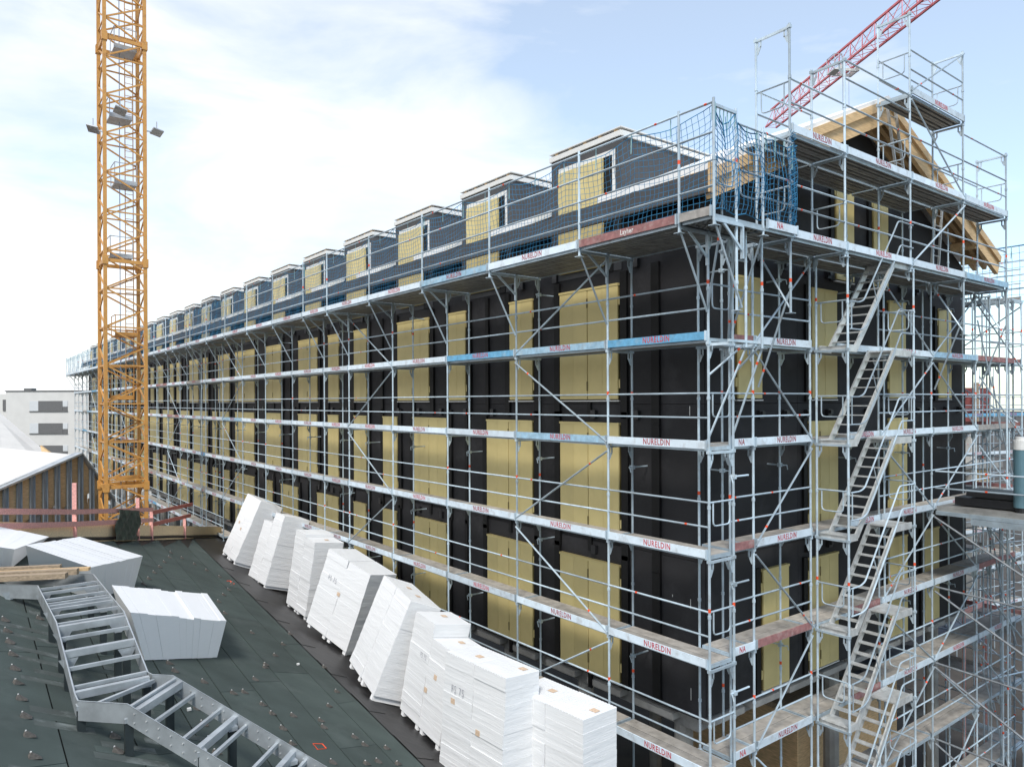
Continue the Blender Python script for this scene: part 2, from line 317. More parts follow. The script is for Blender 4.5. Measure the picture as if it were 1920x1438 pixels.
for Lst, z0, z1 in ((TOPF, 10.98, 13.59), (MIDF, 7.76, 10.38), (LOWF, 4.47, 7.11)):
    prev = 1.4
    for i, (a, b) in enumerate(Lst):
        shutter('f', a, b, z0, z1, a < 33)
        zb, zt = z0-0.45 if z0 > 5 else z0-0.1, z1+0.30
        if a-prev > 0.55: batten(a-0.26, a-0.055, zb, zt)
        nxt = Lst[i+1][0] if i+1 < len(Lst) else UE
        if nxt-b > 0.45: batten(b+0.04, b+0.24, zb, zt)
        if nxt-b > 1.8: batten((b+nxt)/2-0.06, (b+nxt)/2+0.08, zb, zt)
        if b-a > 1.7: batten((a+b)/2-0.06, (a+b)/2+0.06, z0-0.42, z0-0.07, 0.05)
        prev = b
batten(2.2, 2.42, 10.45, 13.95); batten(2.2, 2.42, 7.2, 10.44); batten(2.2, 2.42, 4.4, 7.19)
for a, b in ((2.48,3.36),(5.42,6.56),(9.3,10.26),(12.39,13.25)): shutter('g', a, b, 10.98, 13.59, True)
for a, b in ((5.31,6.58),(9.28,10.31)): shutter('g', a, b, 7.76, 10.38, True)
for a, b in ((3.37,4.38),(5.29,6.57),(9.24,10.3),(11.39,12.34)): shutter('g', a, b, 4.47, 7.11, True)
for a, b in ((6.57,7.42),(8.45,9.25)): shutter('g', a, b, 13.95, 16.5, True)
for a, z0, z1 in ((5.2,10.9,13.7),(9.05,10.9,13.7),(12.2,10.9,13.7),(5.08,7.7,10.5),(9.05,7.7,10.5),(3.15,4.4,7.2),(5.07,4.4,7.2),(9.02,4.4,7.2),(11.2,4.4,7.2),(6.35,13.9,16.6),(8.24,13.9,16.6)):
    bpart(MB().box(a, a+0.16, WU-0.06, WU-0.001, z0, z1), 'batten', 'batten')
for z in (10.62, 14.02, 7.4):        # small black fixing brackets
    for i in range(13):
        v = 2.3+i*0.96
        if rnd.random() < 0.75: bpart(MB().box(v, v+0.17, WU-0.09, WU-0.001, z-0.09, z+0.09).box(v+0.03, v+0.14, WU-0.14, WU-0.09, z-0.02, z+0.07), 'wall_bracket', 'black')
    for i in range(20):
        u = 2.8+i*1.37
        if rnd.random() < 0.6: bpart(MB().box(WV-0.09, WV-0.001, u, u+0.15, z-0.1, z+0.1), 'wall_bracket', 'black')
for (u, z, h) in ((1.42, 10.62, 0.2), (1.42, 6.6, 0.2), (1.42, 4.7, 0.25), (1.9, 6.75, 0.05)):   # chalk ticks
    bpart(MB().box(WV-0.003, WV-0.0005, u, u+0.012, z, z+h), 'chalk_mark', 'white_trim')
# main roof
RS, AZ, AV, EV = 0.43, 18.62, 7.84, 0.62
DORM = [3.34+i*4.135 for i in range(20) if 3.34+i*4.135+2.44 < 85]
def rz(v): return AZ - RS*abs(v-AV)
roof = MB()
for s in (-1, 1):
    e = AV + s*(AV-(EV if s > 0 else 1.26))
    roof.hexa([(e,0.42,rz(e)-0.12),(AV,0.42,AZ-0.12),(AV,UE+0.5,AZ-0.12),(e,UE+0.5,rz(e)-0.12)] if s < 0 else [(AV,0.42,AZ-0.12),(e,0.42,rz(e)-0.12),(e,UE+0.5,rz(e)-0.12),(AV,UE+0.5,AZ-0.12)],
              [(e,0.42,rz(e)),(AV,0.42,AZ),(AV,UE+0.5,AZ),(e,UE+0.5,rz(e))] if s < 0 else [(AV,0.42,AZ),(e,0.42,rz(e)),(e,UE+0.5,rz(e)),(AV,UE+0.5,AZ)])
roof_o = bpart(roof, 'roof', 'membrane')
for s in (-1, 1):
    for ui, (u, dpt, dz) in enumerate(((0.43, 0.2, 0.125), (0.36, 0.0, 0.0), (0.50, 0.36, 0.33), (0.82, 0.36, 0.13), (1.1, 0.36, 0.13))):
        e = AV + s*(AV-EV+ (0.0 if ui != 1 else 0.02))
        if ui == 1: continue
        h = 0.2 if ui == 0 else 0.36
        a = (e, u, rz(e)-dz-h/2); b = (AV+s*0.06, u, rz(AV)-dz-h/2)
        bpart(MB().beam(a, b, 0.11, h), 'rafter', 'timber', roof_o)
    e = AV + s*(AV-EV-0.3)
    if s > 0:
        for q in (0.55, 1.3, 4.0): bpart(MB().beam((e-q, 0.5, rz(e-q)-0.62), (e-q, 1.19, rz(e-q)-0.62), 0.14, 0.24), 'purlin_end', 'timber', roof_o)
pu = 0.42
for du in DORM+[UE+0.3]:
    bpart(MB().hexa([(EV,pu+0.002,rz(EV)-0.12),(1.255,pu+0.002,rz(1.255)-0.12),(1.255,du+0.16,rz(1.255)-0.12),(EV,du+0.16,rz(EV)-0.12)], [(EV,pu+0.002,rz(EV)),(1.255,pu+0.002,rz(1.255)),(1.255,du+0.16,rz(1.255)),(EV,du+0.16,rz(EV))]), 'eave_board', 'membrane', roof_o)
    pu = du+2.44
for i in range(3, 150):     # rafter tails over the fascia
    u = 0.55+i*0.56
    if u < UE and not any(d_+0.16 < u < d_+2.4 for d_ in DORM): bpart(MB().box(0.64, 1.2, u, u+0.1, 15.37, 15.47), 'rafter_tail', 'timber', roof_o)
us = [0.42, 4.1, 10.2, 16.3, 28, 40, 52, 64, 76, UE]
for a, b in zip(us[:-1], us[1:]): bpart(MB().box(0.55, 0.63, a+0.003, b-0.003, 14.93, 15.36), 'fascia', 'dormer')
bpart(MB().box(0.55, 0.7, 0.36, 0.415, 14.93, 15.5), 'fascia_end', 'timber')
for i in range(20):       # dormers
    u0_ = 3.34+i*4.135; u1_ = u0_+2.44
    if u1_ > UE-1: break
    zt = 17.05; vb = AV-(AZ-zt)/RS
    zf = 13.95
    d = MB(); d.poly([(WV-0.02,u0_,zf),(WV-0.02,u1_,zf),(WV-0.02,u1_,zt),(WV-0.02,u0_,zt),(vb+0.3,u0_,zt),(vb+0.3,u1_,zt),(WV+0.6,u0_,zf),(WV+0.6,u1_,zf)], [(0,3,2,1),(3,4,5,2),(0,6,4,3),(1,2,5,7),(6,7,5,4)])
    do = bpart(d, 'dormer', 'dormer')
    bpart(MB().box(WV-0.07, WV-0.021, u0_-0.03, u1_+0.03, zt-0.04, zt+0.08).box(WV-0.021, vb+0.3, u0_-0.05, u0_-0.001, zt-0.04, zt+0.08).box(WV-0.021, vb+0.3, u1_+0.001, u1_+0.05, zt-0.04, zt+0.08), 'coping', 'white_trim', do)
    for k in range(5): bpart(MB().box(WV-0.02, WV+0.1, u0_+0.12+k*0.52, u0_+0.22+k*0.52, zt+0.082, zt+0.145), 'spacer_block', 'timber', do)
    bpart(MB().box(WV-0.06, vb+0.3, u0_-0.04, u1_+0.04, zt+0.146, zt+0.17), 'roof_slab', 'white_trim', do)
    a, b = u0_+0.5, u0_+2.04; zz0, zz1 = 14.1, 16.62
    if i < 8:
        for k in range(3): bpart(MB().box(WV-0.11, WV-0.03, a+0.05+k*(b-a)/3+0.004, a+0.05+(k+1)*(b-a)/3-0.004, zz0, zz1), 'shutter_board', 'shutter', do)
    else: bpart(MB().box(WV-0.11, WV-0.03, a, b, zz0, zz1), 'shutter_board', 'shutter', do)
    bpart(MB().box(WV-0.045, WV-0.022, a-0.32, a-0.24, 15.5, zz1+0.14).box(WV-0.045, WV-0.022, a-0.24, b+0.1, zz1+0.02, zz1+0.14).box(WV-0.045, WV-0.022, b+0.055, b+0.1, 15.3, zz1+0.02), 'shutter_trim', 'white_trim', do)
    bpart(MB().box(WV-0.04, WV-0.022, a-0.24, a+0.04, zf, zz1+0.02), 'reveal', 'batten', do)

# ------------------------------------------------------------------ scaffolds
LEV = [12.0, 10.0, 8.0, 6.0, 4.0, 2.0, 0.0]
def deck_mesh(ln, wd):
    def f():
        m = MB(); n = max(1, int(round(wd/0.31))); pw = wd/n
        for k in range(n):
            y0, y1 = k*pw+0.006, (k+1)*pw-0.006; prof = [(y0, 0.02), (y0, 0.09), (y1, 0.09), (y1, 0.02)]; mis = [1, 0, 1]
            steps = 2; q = (y1-y0)/(steps*2+1); y = y1; z = 0.02
            for j in range(steps):
                prof += [(y-q*1.0, 0.02), (y-q*1.15, 0.075), (y-q*1.85, 0.075), (y-q*2.0, 0.02)]; y -= 2*q
            prof = prof[:4] + prof[4:]
            mis = [1, 0, 1] + [1]*(len(prof)-3)
            m.extrude(prof, 0.04, ln-0.04, 1, mis)
        m.box(0.0, 0.04, 0.0, wd, 0.02, 0.085, 2).box(ln-0.04, ln, 0.0, wd, 0.02, 0.085, 2)
        m.box(0.04, ln-0.04, -0.012, 0.004, 0.0, 0.075, 2).box(0.04, ln-0.04, wd-0.004, wd+0.012, 0.0, 0.075, 2)
        return m.mesh('deck', ['deck_top', 'deck_under', 'steel'])
    return cached(('deck', round(ln, 3), wd), f)
def toe_mesh(ln, m):
    return cached(('toe', round(ln, 3), m), lambda: MB().box(0.05, ln-0.05, -0.015, 0.015, 0.0, 0.15).box(0.015, 0.05, -0.022, 0.022, -0.02, 0.165, 1).box(ln-0.05, ln-0.015, -0.022, 0.022, -0.02, 0.165, 1).mesh('toe_board', [m, 'steel']))
def transom_mesh(wd):
    def f():
        m = MB(); m.box(-0.022, 0.022, 0.02, wd-0.02, -0.045, 0.0)
        for y, s in ((0.0, 1), (wd, -1)):
            a = y+s*0.02; b = y+s*0.125
            m.hexa([(-0.005,a,-0.30),(0.005,a,-0.30),(0.005,a+s*0.03,-0.30),(-0.005,a+s*0.03,-0.30)], [(-0.005,a,-0.17),(0.005,a,-0.17),(0.005,b,-0.15),(-0.005,b,-0.15)])
            m.box(-0.005, 0.005, min(a,a+s*0.035), max(a,a+s*0.035), -0.17, -0.03); m.box(-0.005, 0.005, min(b-s*0.035,b), max(b-s*0.035,b), -0.17, -0.03)
            m.box(-0.034, 0.034, y-0.034, y+0.034, -0.04, 0.02)
        return m.mesh('transom', ['steel'])
    return cached(('tr', wd), f)
def post(root, x, y, z0, z1, name='post'):
    ln = round(z1-z0, 2)
    def f():
        m = MB(); m.tube((0,0,0), (0,0,ln), 0.0245, 8); m.box(-0.07,0.07,-0.07,0.07,-0.01,0.0)
        z = ln-0.9-2.0*(int(abs(x*3)) % 3)
        while z > 0:
            m.tube((0,0,z-0.035), (0,0,z+0.035), 0.0256, 8, 1); z -= 6.0
        z = ln-1.02
        while z > 0.1: m.tube((0,0,z-0.03), (0,0,z+0.03), 0.034, 8); z -= 2.0
        return m.mesh(name, ['steel', 'orange'])
    return put(name, cached((name, ln, int(abs(x*3)) % 3), f), root, (x, y, z0))
def rail(root, x0, x1, y, z, bucket=None):
    ln = x1-x0; b = rnd.choice((0.18, 0.3, None, 0.8, None, None))
    if bucket is not None: bucket.tube((x0,y,z), (x1,y,z), 0.0195, 4); return
    o = tube_obj('guard_rail', (x0+0.02,y,z), (x1-0.02,y,z), 0.0195, root, n=6, band=b)
    return o
def toe(root, x0, x1, y, z, m='toe_white', txt=True):
    ln = x1-x0; o = put('toe_board', toe_mesh(ln, m), root, (x0, y, z))
    if txt:
        if txt is True: body = 'NURELDIN' if ln > 1.2 else 'NA'
        else: body = txt
        me = text_mesh(body, 0.165 if body != 'Layher' else 0.14, 0.78, 'red_text' if m != 'toe_red' else 'white_text', 0.021)
        put('lettering', me, o, (ln*(0.53 if ln > 1.2 else 0.4), -0.0175, 0.078), (math.pi/2, 0, 0))
    return o
def gate(root, a, b, z, up_=(0,0,1)):     # double end guard: top tube plus U loop
    a = Vector(a); b = Vector(b); d = b-a
    m = MB(); m.tube(a+Vector((0,0,z)), b+Vector((0,0,z)), 0.019, 6)
    p = [a+d*0.16+Vector((0,0,z)), a+d*0.16+Vector((0,0,z-0.44)), a+d*0.84+Vector((0,0,z-0.44)), a+d*0.84+Vector((0,0,z))]
    m.path(bez(p, 3), 0.015, 6)
    return m.build('end_guard', ['steel'], root)
def brace(root, a, b): return tube_obj('diagonal_brace', a, b, 0.021, root, n=6, band=rnd.choice((0.16, 0.82, None)))
def wall_tie(root, x, y0, y1, z):
    m = cached(('tie', round(y1-y0, 2)), lambda: MB().tube((0,-0.1,0), (0,y1-y0,0), 0.02, 6).box(-0.05,0.05,-0.035,0.035,-0.04,0.04).path([(0.0,-0.1,0),(0.06,-0.14,0),(0.09,-0.14,-0.1)], 0.012, 5).mesh('wall_tie', ['steel']))
    return put('wall_tie', m, root, (x, y0, z))

# ---- front run: local x = -U, y = V
FU = [0, 2.574, 5.711, 8.841, 12.024, 15.199, 17.327, 20.514, 23.728, 26.938, 30.119, 33.30, 34.125, 37.26, 38.932, 42.105, 45.319]
while FU[-1] < 84: FU.append(FU[-1]+3.2)
fs = thing('facade_scaffold', 'long galvanised scaffold with lettered toe boards along the shuttered front', 'scaffold', (0, 0, 0), -math.pi/2)
def roof_z(V, U): return 1.9 - 0.48*V + 0.07*(U-2)
SB = MB()
for i, u in enumerate(FU):
    x = -u; low = roof_z(0.0, u)+0.03 if 1.5 < u < 31 else GZ
    low2 = roof_z(0.73, u)+0.03 if 1.5 < u < 31 else GZ
    post(fs, x, 0.0, low, 14.0); post(fs, x, 0.73, low2, 14.0)
    for k, z in enumerate([14.0]+LEV):
        if z > low+0.3: put('transom', transom_mesh(0.73), fs, (x, 0, z))
    if i % 1 == 0 and u < 60:
        for z in (13.72, 9.62, 7.6, 5.55): 
            if (i % 2 == 0) or z in (9.62, 5.55): wall_tie(fs, x+0.0, 0.73, 1.2, z-0.12)
far_r = MB()
ZIG = {1: 0, 4: 1, 9: 1, 14: 0, 19: 1, 24: 0}
for i in range(len(FU)-1):
    ua, ub = FU[i], FU[i+1]; x0, x1 = -ub, -ua; ln = ub-ua
    for k, z in enumerate(LEV[:6]):
        lowest = roof_z(0.0, ub)+0.25 if ub < 31 else GZ
        if z < lowest: continue
        if z == 2.0 and ub < 31: continue
        put('deck', deck_mesh(ln-0.05, 0.64), fs, (x0+0.025, 0.045, z))
        m = 'toe_white'
        if z == 12.0 and i == 0: m = 'toe_blue'
        if z == 12.0 and i in (1,): m = 'toe_pale'
        if z == 12.0 and i == 2: m = 'toe_blue'
        if z == 10.0 and i == 1: m = 'toe_pale'
        if i > 8 and rnd.random() < 0.16: m = rnd.choice(('toe_pale', 'toe_red', 'toe_grey', 'toe_blue'))
        toe(fs, x0, x1, -0.035, z+0.05, m, True if i < 22 else False)
        for dz in (0.62, 1.07): rail(fs, x0, x1, 0.0, z+dz, None if i < 24 else far_r)
    if i in ZIG:
        zz = [14.0]+LEV[:6]; flip = ZIG[i]
        for k in range(5):
            if zz[k+1] < (roof_z(0, ub)+0.2 if ub < 31 else GZ): break
            a, b = (x1, x0) if (k+flip) % 2 == 0 else (x0, x1)
            brace(fs, (a, -0.045, zz[k]-0.12), (b, -0.045, zz[k+1]+0.08))
tag(far_r.build('far_guard_rails', ['steel'], fs), kind='stuff')
# corner end guards
for z in LEV[:5]: gate(fs, (0, 0, 0), (0, 0.73, 0), z+1.07)
# eaves walkway on brackets, posts at V=-0.8
TU = [-0.74]+FU
for j, u in enumerate(TU):
    x = -u
    post(fs, x, -0.8, 14.0-0.12, 16.02, 'parapet_post')
    m = cached('cantilever', lambda: MB().box(-0.022, 0.022, -0.8, -0.02, -0.05, 0.0).tube((0,-0.79,-0.05), (0,-0.03,-1.45), 0.021, 6).beam((0,-0.55,-0.04), (0,-0.03,-0.45), 0.03, 0.045).box(-0.03, 0.03, -0.035, 0.0, -0.6, -0.02).mesh('cantilever_bracket', ['steel']))
    put('cantilever_bracket', m, fs, (x, 0, 14.0))
for j in range(len(TU)-1):
    ua, ub = TU[j], TU[j+1]; x0, x1 = -ub, -ua; ln = ub-ua
    put('deck', deck_mesh(ln-0.05, 1.5), fs, (x0+0.025, -0.78, 14.0))
    m = {0: 'toe_grey', 1: 'toe_red', 3: 'toe_pale'}.get(j, 'toe_white')
    toe(fs, x0, x1, -0.84, 14.05, m, ('Layher' if j == 1 else (False if j == 0 or j > 22 else True)))
    for dz in (0.55, 0.98, 1.45, 1.95): rail(fs, x0, x1, -0.8, 14.0+dz, None if j < 26 else far_r)
# far end frames
for z in [14.0]+LEV[:6]: gate(fs, (-FU[-1], 0, 0), (-FU[-1], 0.73, 0), z+1.0)

# ---- gable run: local x = V, y = U-0.15
GU = 0.15
gs = thing('gable_scaffold', 'galvanised scaffold with cantilevered upper decks covering the black gable end', 'scaffold', (0, GU, 0), 0)
GV = [0.834, 1.587, 3.656, 6.664, 9.53, 12.405, 15.3]
for v in GV:
    post(gs, v, 0, GZ, 14.0); post(gs, v, 0.73, GZ, 14.0)
    for z in [14.0]+LEV: put('transom', transom_mesh(0.73), gs, (v, 0, z))
    if v > 1: 
        for z in (13.6, 9.5, 5.5): wall_tie(gs, v, 0.73, 1.04, z)
post(gs, 10.75, 0.73, GZ, 14.0)
for v in (13.45, 14.2, 14.95):
    post(gs, v, 0.0, GZ, 14.0); post(gs, v, 0.73, GZ, 14.0)
    for z in [14.0]+LEV: put('transom', transom_mesh(0.73), gs, (v, 0, z))
for k, (a, b) in enumerate(((12.41, 13.45), (13.45, 14.2), (14.2, 15.3))*3):
    z = 13.2-k*1.6; brace(gs, (a, -0.06, z), (b, -0.06, z-1.9))
for z in (13.0, 11.0, 9.0, 7.0, 5.0, 3.0):
    brace(gs, (12.45, -0.08, z+0.6), (14.2, -0.6, z-1.2)); tube_obj('guard_rail', (13.45, 0.0, z-0.35), (15.3, -0.4, z-0.4), 0.021, gs)
for v in (12.9, 14.5): post(gs, v, -0.62, GZ, 13.6)
for i in range(len(GV)-1):
    x0, x1 = GV[i], GV[i+1]; ln = x1-x0
    for k, z in enumerate(LEV):
        put('deck', deck_mesh(ln-0.05, 0.64), gs, (x0+0.025, 0.045, z))
        stairbay = (i == 2)
        if not stairbay or z > 20:
            m = 'toe_white'
            if (i, z) in ((1, 6.0), (2, 4.0), (5, 12.0), (5, 6.0), (0, 8.0), (0, 12.0)): m = 'toe_red'
            if (i, z) in ((4, 12.0),): m = 'toe_pale'
            if (i, z) in ((5, 10.0),): m = 'toe_grey'
            if z > 0.5 and not (z == 2.0 and i > 1): toe(gs, x0, x1, -0.035, z+0.05, m, m != 'toe_red' and m != 'toe_grey')
            for dz in (0.62, 1.07): rail(gs, x0, x1, 0, z+dz)
        else:
            if z < 11: toe(gs, x0+1.55, x1, -0.035, z+0.05, 'toe_red' if z in (6.0, 4.0) else 'toe_white', z in (10.0, 8.0))
            else: toe(gs, x0+1.0, x1, -0.035, z+0.05, 'toe_white', False)
zz = [14.0]+LEV
for bay, flip in ((1, 1), (3, 0), (4, 1)):
    for k in range(7):
        a, b = (GV[bay], GV[bay+1]) if (k+flip) % 2 == 0 else (GV[bay+1], GV[bay])
        brace(gs, (a, -0.045, zz[k]-0.1), (b, -0.045, zz[k+1]+0.08))
# upper decks (outer row 0.73 m further out)
UV = [1.74, 3.77, 6.72, 9.68, 12.58]; OY = -0.73
UTOP = [18.12, 18.05, 19.95, 19.88, 17.85]
for v, zt in zip(UV, UTOP):
    post(gs, v, OY, 12.6 if v not in (3.77, 6.72) else 13.9, zt); post(gs, v, 0.0, 14.0, zt)
    post(gs, v-0.13, 0.73, 14.0, 16.0)
    for z in [q for q in (14.0, 16.0, 18.0) if q <= zt-0.5]+[zt-0.05]: put('transom', transom_mesh(0.73), gs, (v, OY, z))
    if v not in (3.77, 6.72):
        brace(gs, (v, OY+0.02, 13.0), (v, -0.02, 11.2)); brace(gs, (v, OY+0.02, 12.7), (v+0.0, 0.0, 13.9))
    gate(gs, (v, OY, 0), (v, 0, 0), 15.02 if v < 4 else 17.0)
for i in range(4):
    x0, x1 = UV[i], UV[i+1]; ln = x1-x0
    for z in (14.0, 16.0):
        put('deck', deck_mesh(ln-0.05, 0.64), gs, (x0+0.025, OY+0.045, z))
        put('deck', deck_mesh(ln-0.06, 0.64), gs, (x0+0.03, 0.045, z)) if (z > 15 and i < 3) or (z < 15) else None
        toe(gs, x0, x1, OY-0.035, z+0.05, 'toe_pale' if (i == 3 and z == 14.0) else 'toe_white')
        for dz in (0.62, 1.07): rail(gs, x0, x1, OY, z+dz)
    if i in (0, 3): 
        for dz in (0.62, 1.07): rail(gs, x0, x1, OY+0.73, 16.0+dz)
put('deck', deck_mesh(UV[3]-UV[2]-0.05, 0.64), gs, (UV[2]+0.025, OY+0.045, 18.0)); toe(gs, UV[2], UV[3], OY-0.035, 18.05)
for z in (18.62, 19.07):
    rail(gs, UV[2], UV[3], OY, z); rail(gs, UV[2], UV[3], 0, z)
rail(gs, UV[1], UV[2], OY, 17.62); rail(gs, UV[1], UV[2], OY, 18.0); rail(gs, UV[3], UV[4], OY, 17.75)
gate(gs, (UV[2], OY, 0), (UV[2], 0, 0), 19.0); gate(gs, (UV[3], OY, 0), (UV[3], 0, 0), 19.0); gate(gs, (UV[0], OY, 0), (UV[0], 0, 0), 17.02)
brace(gs, (UV[2], OY-0.04, 17.9), (UV[3], OY-0.04, 16.1)); brace(gs, (UV[2], OY-0.04, 14.1), (UV[3], OY-0.04, 15.9)); brace(gs, (UV[2], OY-0.04, 18.1), (UV[3], OY-0.04, 19.8))
# corner platform at eaves level
cz = 14.0
for v in (-0.14, 0.65): post(gs, v, -0.86, 12.5 if v < 0 else 13.9, 16.0+(0.0 if v < 0 else -0.15), 'parapet_post')
put('deck', deck_mesh(2.5, 0.7), gs, (-0.78, -0.84, cz)); toe(gs, 0.7, 1.72, -0.90, cz+0.05, 'toe_white')
MB().box(-0.8, 0.68, -0.885, -0.845, cz-0.02, cz+0.03).build('edge_beam', 'steel', gs)
gate(gs, (-0.8, -0.86, 0), (-0.14, -0.86, 0), cz+1.05); gate(gs, (-0.14, -0.86, 0), (0.65, -0.86, 0), cz+0.95); gate(gs, (-0.14, -0.86, 0), (0.65, -0.86, 0), cz+1.75)
MB().beam((-0.8, -0.86, cz+1.92), (-0.14, -0.86, cz+1.92), 0.045, 0.05).build('head_beam', 'steel', gs)
for dz in (0.62, 1.07, 1.8): rail(gs, 0.65, UV[0], -0.8, cz+dz)
brace(gs, (-0.14, -0.84, 13.9), (0.80, 0.0, 12.1)); brace(gs, (-0.5, -0.8, 13.95), (-0.02, -0.15, 12.6)); brace(gs, (0.65, -0.84, 13.9), (0.84, 0.0, 12.1))
# brackets under the corner platform one level down
MB().box(-0.02, 0.82, -0.62, -0.58, 11.98, 12.03).box(0.0, 0.05, -0.6, -0.1, 11.93, 11.98).box(0.78, 0.83, -0.6, -0.1, 11.93, 11.98).build('corner_bracket', 'steel', gs)
post(gs, 0.5, -0.6, 11.9, 14.0); post(gs, 1.0, -0.6, 11.9, 14.0)
brace(gs, (0.5, -0.6, 11.9), (0.0, -0.12, 10.2)); brace(gs, (1.0, -0.6, 11.9), (0.86, -0.02, 10.2)); brace(gs, (0.95, -0.6, 11.95), (0.84, -0.03, 11.4)); brace(gs, (0.45, -0.6, 11.95), (0.02, -0.14, 11.4))

# ---- stair tower
st = thing('scaffold_stair_tower', 'steep aluminium stair flights stacked inside a scaffold tower at the gable', 'stairs', (3.86, -0.58, GZ))
def S(x, y, z): return (x, y, z-GZ)
for x, y in ((0, 0), (3.0, 0), (0, 0.70), (3.02, 0.70)):
    post(st, x, y, 0, 14.0-GZ)
def flight_mesh():
    m = MB()
    for y in (0.05, 0.62):
        m.beam((0.42, y, 0.04), (2.12, y, 2.0), 0.035, 0.15, 0); m.box(0.0, 0.45, y-0.018, y+0.018, -0.05, 0.1); m.box(2.08, 2.95, y-0.018, y+0.018, 1.93, 2.08)
    return m.mesh('flight_stringers', ['alu'])
FM = flight_mesh()
TR = MB().box(-0.08, 0.09, 0.07, 0.60, -0.02, 0.0).mesh('tread', ['alu'])
LD = MB().box(0.0, 0.42, 0.07, 0.60, 0.04, 0.075).box(0.0, 0.03, 0.03, 0.64, -0.04, 0.075).mesh('landing', ['alu'])
LD2 = MB().box(2.12, 2.95, 0.07, 0.60, 2.03, 2.06).mesh('landing', ['alu'])
for z in [12.0, 10.0, 8.0, 6.0, 4.0, 2.0, 0.0]:
    zz_ = z-GZ
    fl = put('flight', FM, st, (0, 0, zz_))
    for k in range(9):
        t = (k+0.8)/9.6; put('tread', TR, fl, (0.42+1.7*t, 0, 0.04+1.96*t))
    put('landing', LD, fl); put('landing', LD2, fl)
    hm = cached('handrail', lambda: MB().path(bez([(0.06,-0.03,1.0),(0.42,-0.03,1.0),(0.62,-0.03,1.06),(2.0,-0.03,2.72),(2.2,-0.03,2.98),(2.92,-0.03,2.98)], 3), 0.018, 6).path(bez([(0.06,-0.03,0.42),(0.5,-0.03,0.42),(0.72,-0.03,0.5),(2.1,-0.03,2.16),(2.3,-0.03,2.45),(2.92,-0.03,2.45)], 3), 0.018, 6).tube((0.1,-0.03,0.42), (0.1,-0.03,1.0), 0.015).tube((2.8,-0.03,2.45), (2.8,-0.03,2.98), 0.015).tube((1.0,-0.03,1.52), (1.2,-0.03,1.07), 0.012).mesh('handrail', ['steel']))
    put('handrail', hm, fl)
    gate(st, (0, 0.0, 0), (0, 0.7, 0), zz_+1.02); gate(st, (3.0, 0.0, 0), (3.02, 0.7, 0), zz_+1.02)
    for x in (0, 3.0): put('transom', transom_mesh(0.70), st, (x, 0, zz_))

# ---- right hand loading platform and outrigger tubes
lp = thing('loading_platform', 'grey loading platform on tubes jutting out from the gable scaffold', 'platform', (9.53, 0.1, GZ))
LPm = MB().box(0.03, 4.2, -6.0, -0.06, 8.02-GZ, 8.14-GZ); LPm.build('platform_deck', 'deck_under', lp)
MB().box(-0.03, 0.028, -6.0, -0.06, 7.92-GZ, 8.02-GZ).box(-0.06, 0.026, -5.6, -0.9, 7.76-GZ, 7.91-GZ).build('edge_beam', 'steel', lp)
for z in (8.62, 9.06): tube_obj('guard_rail', (-0.03, -0.06, z-GZ), (-0.03, -6.0, z-GZ), 0.024, lp, n=6, band=0.2)
for z, y2 in ((7.85, -5.6), (5.9, -5.8), (3.9, -5.6), (1.9, -5.6)):
    tube_obj('diagonal_tube', (0, -0.02, z-GZ), (0.2, y2, max(0.1, z-3.4-GZ)), 0.027, lp, ('steel_dark', 'orange'), 7)
    if z < 7: tube_obj('ledger_tube', (0, -0.04, z+0.12-GZ), (0.2, -6.2, z-0.35-GZ), 0.027, lp, ('steel_dark', 'orange'), 7, 0.45)
for x, y in ((0.1, -6.0), (4.1, -6.0), (4.1, -0.2), (2.2, -3.2)): post(lp, x, y, 0, 8.0-GZ)
for k in range(4):
    o = MB().beam((0.55+k*0.22, -5.2, 8.28-GZ+0.0), (0.5+k*0.22, -0.35, 8.28-GZ), 0.18, 0.2).beam((0.6+k*0.22, -4.9, 8.50-GZ), (0.55+k*0.22, -0.6, 8.50-GZ), 0.18, 0.16)
    me = o.mesh('black_pipe_pack', ['black']); oo = put('black_pipe_pack', me, None, (9.53, 0.1, GZ))
    tag(oo, ['black plastic profile pack nearest the platform edge', 'second black plastic profile pack from the platform edge', 'third black plastic profile pack from the platform edge', 'black plastic profile pack farthest from the platform edge'][k], 'profiles', 'black profile packs on the platform')
tk = thing('plastic_tank', 'upright teal plastic cylinder with white cap on the grey platform', 'tank', (9.95, -1.75, 8.14))
MB().tube((0,0,0.12), (0,0,1.55), 0.16, 20).build('body', 'teal', tk); MB().tube((0,0,1.55), (0,0,1.78), 0.17, 20).tube((0,0,1.78), (0,0,1.86), 0.12, 20).build('cap', 'white_trim', tk); MB().tube((0,0,0), (0,0,0.12), 0.14, 16).build('foot', 'black', tk)
# ---- scaffold returning along the far side and the neighbouring construction
rs = thing('side_scaffold', 'tangle of scaffold bays beyond the right end of the gable', 'scaffold', (15.3, 0.15, 0), math.pi/2)
RX = [0, 2.57, 5.64, 8.71]
for x in RX:
    for y in (0.0, -0.73, -1.46):
        post(rs, x, y, GZ, 16.0 if y < -1 else 14.0)
    for z in [14.0]+LEV: put('transom', transom_mesh(0.73), rs, (x, -0.73, z))
for a, b in zip(RX[:-1], RX[1:]):
    for z in [14.0]+LEV:
        put('deck', deck_mesh(b-a-0.05, 0.64), rs, (a+0.025, -0.68, z)); toe(rs, a, b, -0.77, z+0.05, rnd.choice(('toe_white', 'toe_red', 'toe_grey')), False)
        for dz in (0.62, 1.07): rail(rs, a, b, -0.75, z+dz)
for k in range(6): brace(rs, (RX[k % 2], -0.78, zz[k]-0.1), (RX[1-k % 2], -0.78, zz[k+1]+0.1))
for dz in (0.55, 1.0, 1.45, 1.95): rail(rs, 0, 2.57, -1.46, 14.0+dz); 
